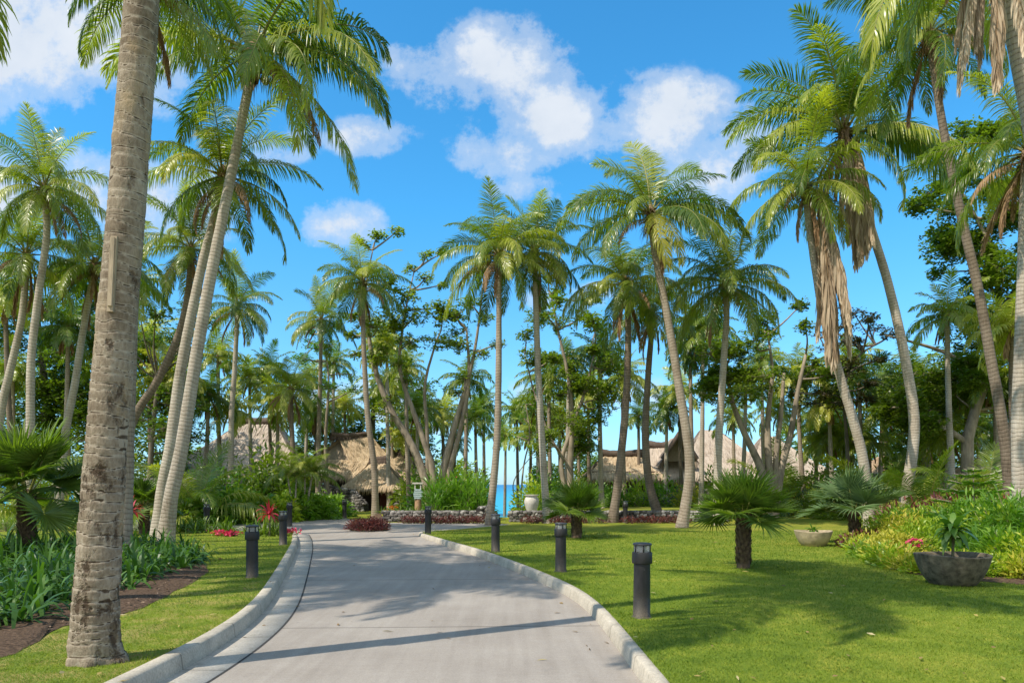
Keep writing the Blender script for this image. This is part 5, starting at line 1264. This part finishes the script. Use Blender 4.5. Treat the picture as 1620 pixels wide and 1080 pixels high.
def house(label,px0,px1,pye,pyr,rpx0,rpx1,Y,mat,seed,name='thatched_house',cap='ridge',nst=2600,gable=None,wallh=True):
    s=Y/F; r=np.random.default_rng(seed); cx=(px0+px1)/2; ox=(cx-CX)*s
    X=lambda px:(px-CX)*s-ox; Z=lambda py:CH-(py-HY)*s
    root=thing(name,label,'house',(ox,Y,0)); wx=(px1-px0)/2*s; rc=((rpx0+rpx1)/2); rl=max((rpx1-rpx0)/2*s,.05)
    mb=MB(); wy=min(wx*.8,5.5); a=(-wx,-wy,Z(pye));b=(wx,-wy,Z(pye));c=(wx,wy,Z(pye));d=(-wx,wy,Z(pye)); r0=(X(rpx0),0,Z(pyr)); r1=(X(rpx1),0,Z(pyr))
    thatch_face(mb,(a,b,r1,r0),nst,r,.8,.09); thatch_face(mb,(b,c,r1,r1),nst//2,r,.8,.09); thatch_face(mb,(d,a,r0,r0),nst//2,r,.8,.09); thatch_face(mb,(c,d,r0,r1),nst//3,r,.8,.09)
    o=link('roof',mb.mesh('roof',[M[mat]]),root)
    if cap:
        m=MB(); t=np.linspace(-1,1,14); xx=(r0[0]+r1[0])/2; P=np.stack([xx+t*(rl+.3),0*t,Z(pyr)+.05+.15*t**2],-1); tube(m,P,.33,10,bump=1+r.normal(0,.07,(14,10))); link('ridge_cap',m.mesh('ridge_cap',[M[cap]]),o)
    g=float(ground_z(ox,Y)); m=MB(); box(m,(0,0,(Z(pye)+.3+g-.4)/2),(wx*1.75,wy*1.7,Z(pye)+.3-g+.4)); link('wall',m.mesh('wall',[M['timber']],False),root)
    for k in range(int(wx*2/2.4)):
        m=MB(); xk=-wx*.86+k*2.4; tube(m,[(xk,-wy*.87,g-.1),(xk,-wy*.87,Z(pye)+.2)],.09,6); link('post',m.mesh('post',[M['post_wood']]),root)
    if gable:
        gp0,gp1,gpk,gye,gyr=gable; m=MB(); yf=-wy*.9
        ya=yf-.6; A=(X(gp0),ya,Z(gye));B=(X(gp1),ya,Z(gye)); Pk=(X(gpk),ya-.3,Z(gyr)); Bk=(X(gpk),0,Z(gyr))
        thatch_face(m,((X(gp0),0,Z(gye)),A,Pk,Bk),900,r,.6,.08); thatch_face(m,(B,(X(gp1),0,Z(gye)),Bk,Pk),900,r,.6,.08)
        link('gable_roof',m.mesh('gable_roof',[M[mat]]),root)
        m=MB(); m.add([(X(gp0+5),yf-.2,Z(gye)),(X(gp1-5),yf-.2,Z(gye)),(X(gpk),yf-.2,Z(gyr+5))],None,[[0,1,2]]); link('gable',m.mesh('gable',[M['gable']],False),root)
        m=MB(); 
        for q in (A,B):
            P=smooth_path([np.array(q)+[0,-.1,.15],np.array(Pk)+[0,-.1,.25]],8); tube(m,P,.2,7)
        link('barge_thatch',m.mesh('barge_thatch',[M['ridge']]),root)
    return root
house('large thatched house at the left whose tall roof rises behind the bushes',285,505,748,668,382,436,60,'thatch_far',1)
house('low thatched house with dark ridge, right of the sea behind the stone wall',925,1040,752,720,955,1010,56,'thatch',2)
house('gabled thatched house with a triangular front, right of centre',985,1120,752,706,1030,1075,60,'thatch_far',3,gable=(1035,1087,1060,731,694))
house('tallest broad thatched roof at the centre right',1062,1222,752,680,1108,1135,64,'thatch_far',4,cap=None)
house('peaked thatched house behind the multi trunked tree',1165,1305,752,690,1205,1225,62,'thatch_far',5,cap=None)
house('sunlit tan thatched house glimpsed behind the right leaning palms',1365,1500,748,716,1400,1460,50,'thatch_tan',6,cap=None)
house('low tan thatched building behind the norfolk pine',1490,1640,772,738,1520,1600,42,'thatch_tan',7,cap=None,nst=1600)

# signpost
def sign():
    Y=33.6; x=gx(661,Y); z0=float(ground_z(x,Y)); root=thing('signpost','wooden signpost with stacked pale green direction boards in front of the forked tree','signpost',(x,Y,z0)); s=Y/F
    zz=lambda py:CH-(py-HY)*s-z0
    m=MB(); tube(m,[(0,.12,-.1),(0,.12,zz(783)*.6),(0,.12,zz(783))],[.17,.15,.16],10,bump=1+np.random.default_rng(1).normal(0,.06,(3,10))); link('stump',m.mesh('stump',[M['rust']]),root)
    m=MB(); box(m,(-.13,.0,(zz(763)+zz(790))/2),(.05,.05,zz(763)-zz(790))); box(m,(.13,0,(zz(763)+zz(790))/2),(.05,.05,zz(763)-zz(790))); link('post',m.mesh('post',[M['sign_pale']],False),root)
    m=MB(); box(m,(0,-.03,zz(764)),(.5,.06,.07),rot=.0); link('crossbar',m.mesh('crossbar',[M['sign_pale']],False),root)
    for k,(py,w,dx) in enumerate(((774.5,.30,.0),(777.8,.38,.02),(781,.36,-.02),(784.2,.40,.01),(787.3,.28,-.02))):
        m=MB(); h=.078; y=-.05; b=link('board',None,root) if False else None
        V=[(dx-w/2,y,zz(py)-h/2),(dx+w/2-.03,y,zz(py)-h/2),(dx+w/2+.03,y,zz(py)),(dx+w/2-.03,y,zz(py)+h/2),(dx-w/2,y,zz(py)+h/2)]
        V2=[(a,y+.03,c) for a,_,c in V]; m.add(V+V2,[[0,1,3,4],[5,9,8,6],[0,5,6,1],[4,3,8,9],[0,4,9,5],[1,6,7,2],[2,7,8,3]],[[1,2,3],[6,8,7]])
        o=link('board',m.mesh('board',[M['sign_board']],False),root)
        m=MB(); rr_=np.random.default_rng(k); t=-w*.36
        while t<w*.34:
            ww=rr_.uniform(.018,.04); box(m,(dx+t+ww/2,y-.004,zz(py)),(ww,.004,.022)); t+=ww+.012
        link('lettering',m.mesh('lettering',[M['sign_ink']],False),o)
sign()

# lava rocks by the sea gap
for k,(px,Yk,s,lb) in enumerate(((812,46,.5,'dark shore rock left in the sea gap'),(826,44,.6,'dark shore rock below the urn'),(818,50,.7,'far shore rock in the sea gap'),(834,41,.45,'small rock right of the sea gap'),(772,38,.6,'dark rock at the end of the canna bed'))):
    m=MB(); V,T=ICO2; r=np.random.default_rng(k); q=nrm(V+0)*(1+.18*np.sin(V*4+k).sum(1,keepdims=True)*.5+r.normal(0,.05,(len(V),1))); m.add(q*np.array([s,s*.8,s*.5]),None,T); x=gx(px,Yk)
    tag(link('rock',m.mesh('rock',[M['rock']],False),None,(x,Yk,float(ground_z(x,Yk))+.05)),lb,'rock','rocks by the sea gap')
# spindly shore tree in the gap
btree('shore_shrub','spindly thin leaved tree leaning into the sea gap','tree',[[(822,800,44,.06),(828,740,44,.05),(838,690,44,.04),(832,640,44,.025)],[(826,760,44,.04),(812,765,44,.03),(845,715,44,.02)]],[(838,690,44,14,6),(826,660,44,12,6),(850,700,44,14,9),(842,640,44,12,6),(818,690,44,9,3)],mat='bright',seed=20,ll=.15,lw=.07)

# distant thicket that closes the view beyond the houses
def thicket(name,label,spans,seed):
    r=np.random.default_rng(seed); mb=MB()
    for px0,px1,Y,top,n in spans:
        C=[]
        for _ in range(n):
            px=r.uniform(px0,px1); t=top+12*math.sin(px*.06)+9*math.sin(px*.15+1)
            py=r.uniform(t,800); C.append(W(px,py,Y+r.uniform(-2.5,2.5)))
        rosettes(mb,np.array(C),.42,.2,r,6)
    return tag(link(name,mb.mesh(name,[M['broad']])),label,'woodland',None,'stuff')
thicket('distant_thicket','dense dark green thicket behind the left houses',[(-150,300,54,560,4200),(280,560,66,715,1800),(560,770,68,735,1300)],1)
thicket('distant_thicket','dense green thicket behind the right houses and palms',[(842,960,66,725,1100),(1230,1420,66,690,1800),(1400,1800,48,600,4200)],2)

# the mound at the foot of the dark curved palm is part of the lawn; sunlit grass blades near the camera
def grass():
    r=np.random.default_rng(12); mb=MB(); Ps=[]
    def region(x0f,x1f,y0,y1,n):
        u=r.random(n); y=y0*(y1/y0)**u   # denser near
        a=np.array([x0f(v) for v in y]); b=np.array([x1f(v) for v in y]); x=a+(b-a)*r.random(n)
        return np.stack([x,y],-1)
    A=region(lambda y:float(cr(y))+.22,lambda y:y*.72+.3,5.4,26,170000)
    B=region(lambda y:-y*.72-.3,lambda y:float(cl(y))-.26,5.4,24,80000)
    keepA=np.ones(len(A),bool)
    P=np.concatenate([A,B])
    from matplotlib.path import Path as _P
    return P
def inpoly(poly,P):
    x,y=P[:,0],P[:,1]; c=np.zeros(len(P),bool); n=len(poly)
    for i in range(n):
        x1,y1=poly[i]; x2,y2=poly[(i+1)%n]
        if y1==y2: continue
        k=((y1>y)!=(y2>y))&(x<(x2-x1)*(y-y1)/(y2-y1)+x1); c^=k
    return c
def grass():
    r=np.random.default_rng(12)
    def region(side,y0,y1,n):
        y=y0*(y1/y0)**r.random(n)
        a,b=(cr(y)+.13,y*.72+.4) if side>0 else (-y*.72-.4,cl(y)-.18)
        return np.stack([a+(b-a)*r.random(n),y],-1)
    P=np.concatenate([region(1,5.3,26,190000),region(-1,5.3,24,90000)])
    P=P[~inpoly(bedL,P)&~inpoly(bedR,P)]
    n=len(P); y=P[:,1]; P3=np.stack([P[:,0],y,ground_z(P[:,0],y)-.004],-1)
    a=r.random(n)*2*PI; D=np.stack([np.cos(a)*.7,np.sin(a)*.7,np.ones(n)],-1); S=np.stack([-np.sin(a),np.cos(a),0*a],-1)
    k=.8+.06*(y-5)
    patchy=.5+.25*np.sin(P[:,0]*1.7+2*np.sin(y*.9))+.25*np.sin(y*2.3+np.sin(P[:,0]*2))
    dry=np.where(P[:,0]<0,.35*patchy*np.clip((14-y)/6,0,1),0)
    tf=np.sin(P[:,0]*5.1+3*np.sin(y*3.3))*np.sin(y*4.7+2*np.sin(P[:,0]*4.1)); ln=1+.45*np.clip(tf,0,1)
    worn=np.clip(np.sin(P[:,0]*.9+1.7*np.sin(y*.37))*np.sin(y*.55+1.1*np.sin(P[:,0]*.6))-.35,0,1)*.55
    eg=np.minimum(abs(P[:,0]-cl(y)),abs(P[:,0]-cr(y)))<.30; ln=np.where(eg,ln*r.uniform(.9,2.0,n),ln)
    mb=MB(); V,Q,uv=strips(P3,D,S,r.uniform(.022,.05,n)*k*ln,r.uniform(.004,.007,n)*k*1.3,.35,1,prof=[1,.1])
    mb.add(V,Q,None,uv,np.repeat(np.clip(r.random(n)*.5+.16*patchy+dry+worn-.12*np.clip(tf,0,1),0,1),4))
    tag(link('grass',mb.mesh('grass',[M['grassb']])),'short mown lawn grass on both sides of the drive','grass',None,'stuff')
grass()

# fallen leaves and bits of frond on drive and lawn
mb=MB(); r=np.random.default_rng(31); n=420
y=5.6*(26/5.6)**r.random(n); x=r.uniform(-1,1,n)*y*.7; ok=np.ones(n,bool)
on=(x>cl(y))&(x<cr(y)); edge=np.where(on,np.minimum(x-cl(y),cr(y)-x),9)
ok=(~on)&(r.random(n)<.6)|on&((edge<.5)|(r.random(n)<.25))
x,y,on=x[ok],y[ok],on[ok]; n=len(x); z=np.where(on,road_z(y)+.012,ground_z(x,y)+.035); a=r.random(n)*6.28
add_strips(mb,np.stack([x,y,z],-1),np.stack([np.cos(a),np.sin(a),.1+0*a],-1),np.stack([-np.sin(a),np.cos(a),r.normal(0,.4,n)],-1),r.uniform(.04,.13,n),r.uniform(.012,.04,n),.15,2,prof=[.3,1,.1])
tag(link('fallen_leaves',mb.mesh('fallen_leaves',[leafmat('fallen_leaf',[(0,(.10,.055,.03)),(.5,(.28,.18,.08)),(.8,(.42,.33,.10)),(1,(.5,.42,.28))],.1,.8,.2,0)])),'small dry fallen leaves scattered over drive edges and lawn','leaf litter',None,'stuff')

# ------------------------------------------------------------------ sky, sun, camera
EL=math.radians(51); SD=math.radians(33)   # shadows run toward (cos SD, sin SD)
w=bpy.data.worlds.new('World'); scene.world=w; w.use_nodes=True; nt=w.node_tree; nt.nodes.clear()
sky=N(nt,'ShaderNodeTexSky',sky_type='NISHITA'); sky.sun_disc=False; sky.sun_elevation=EL
tosun=Vector((-math.cos(SD)*math.cos(EL),-math.sin(SD)*math.cos(EL),math.sin(EL)))
sky.sun_rotation=math.atan2(tosun.x,tosun.y); sky.air_density=1.0; sky.dust_density=.3; sky.ozone_density=2.5
tc=N(nt,'ShaderNodeTexCoord'); V3=tc.outputs['Generated']
sep=N(nt,'ShaderNodeSeparateXYZ'); Lk(nt,V3,sep.inputs[0])
low=ramp(nt,sep.outputs[2],[(0,(.36,.56,.82)),(.12,(.38,.66,.82)),(.35,(.25,.77,.95)),(1,(.19,.74,.95))])
skyc=mixc(nt,1.0,mixc(nt,1.0,sky.outputs[0],low,'MULTIPLY'),(2.35,2.35,2.35),'MULTIPLY')
ay=math_(nt,'MAXIMUM',math_(nt,'ABSOLUTE',sep.outputs[1]),.05)
U=math_(nt,'DIVIDE',sep.outputs[0],ay); Vv=math_(nt,'DIVIDE',sep.outputs[2],ay)
comb=N(nt,'ShaderNodeCombineXYZ'); Lk(nt,U,comb.inputs[0]); Lk(nt,Vv,comb.inputs[1])
n1=noise(nt,comb.outputs[0],5.8,12,.66); n2=noise(nt,comb.outputs[0],11,6,.6)
blobs=[(60,50,260,120,1.0),(10,290,120,70,.8),(130,290,110,55,.75),(250,310,130,70,.75),(420,230,80,50,.55),(700,110,90,55,.8),(790,110,110,70,.95),(870,180,120,70,.95),(800,240,80,45,.8),(960,200,90,60,.7),(1050,190,120,65,.9),(1150,250,90,70,.75),(580,215,70,30,.75),(530,355,70,34,.9),(830,300,70,28,.6),(920,470,90,30,.5),(1500,230,120,60,.4),(150,20,140,90,.85),(700,640,600,50,.4),(1000,640,500,50,.35)]
acc=None
for px,py,rx,ry,s in blobs:
    cx,cy=(px-CX)/F,(HY-py)/F
    dx=math_(nt,'MULTIPLY',math_(nt,'SUBTRACT',U,cx),F/rx); dy=math_(nt,'MULTIPLY',math_(nt,'SUBTRACT',Vv,cy),F/ry)
    q=math_(nt,'ADD',math_(nt,'MULTIPLY',dx,dx),math_(nt,'MULTIPLY',dy,dy)); g=math_(nt,'MULTIPLY',math_(nt,'POWER',2.718,math_(nt,'MULTIPLY',q,-.8)),s)
    acc=g if acc is None else math_(nt,'MAXIMUM',acc,g)
dens=math_(nt,'MULTIPLY_ADD',math_(nt,'SUBTRACT',n1,.5),3.0,acc); dens=math_(nt,'MULTIPLY_ADD',math_(nt,'SUBTRACT',n2,.5),1.1,dens)
dens=math_(nt,'MULTIPLY',dens,math_(nt,'MULTIPLY',acc,3.0,clamp=True))
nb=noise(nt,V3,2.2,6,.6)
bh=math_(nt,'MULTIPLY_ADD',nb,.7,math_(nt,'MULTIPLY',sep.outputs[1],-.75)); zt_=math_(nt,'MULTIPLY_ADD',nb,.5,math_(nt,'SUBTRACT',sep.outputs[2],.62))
fill_clouds=ramp(nt,math_(nt,'MAXIMUM',bh,zt_),[(.38,0.0),(.66,.68)],'EASE')  # unseen clouds behind the camera and overhead, added for neutral fill light
cm=math_(nt,'MAXIMUM',ramp(nt,dens,[(.20,0.0),(.55,.42),(1.15,.95)],'EASE'),fill_clouds)
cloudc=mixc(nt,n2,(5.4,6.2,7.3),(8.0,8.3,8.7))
cloudc=mixc(nt,fill_clouds,cloudc,(9.6,9.4,9.0))
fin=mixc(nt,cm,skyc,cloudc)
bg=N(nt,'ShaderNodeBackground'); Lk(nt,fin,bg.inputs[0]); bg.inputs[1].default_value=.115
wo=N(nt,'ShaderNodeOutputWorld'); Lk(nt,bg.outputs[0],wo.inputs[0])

sl=bpy.data.lights.new('sun','SUN'); sl.energy=5.0; sl.angle=math.radians(.5); sl.color=(1,.925,.80)
so=bpy.data.objects.new('sun',sl); COL.objects.link(so); so.rotation_euler=(-tosun).to_track_quat('-Z','Y').to_euler(); so.location=(-20,-12,30)

cam=bpy.data.cameras.new('camera'); co=bpy.data.objects.new('camera',cam); COL.objects.link(co)
co.location=(0,0,CH); co.rotation_euler=(PI/2,0,0); cam.sensor_width=36; cam.lens=36*F/1620; cam.shift_y=(HY-540)/1620
cam.clip_end=20000; cam.clip_start=.05
scene.camera=co
scene.view_settings.view_transform='Standard'; scene.view_settings.look='None'; scene.view_settings.exposure=0
c=scene.cycles; c.max_bounces=7; c.diffuse_bounces=4; c.glossy_bounces=2; c.transmission_bounces=3; c.transparent_max_bounces=4; c.caustics_reflective=False; c.caustics_refractive=False
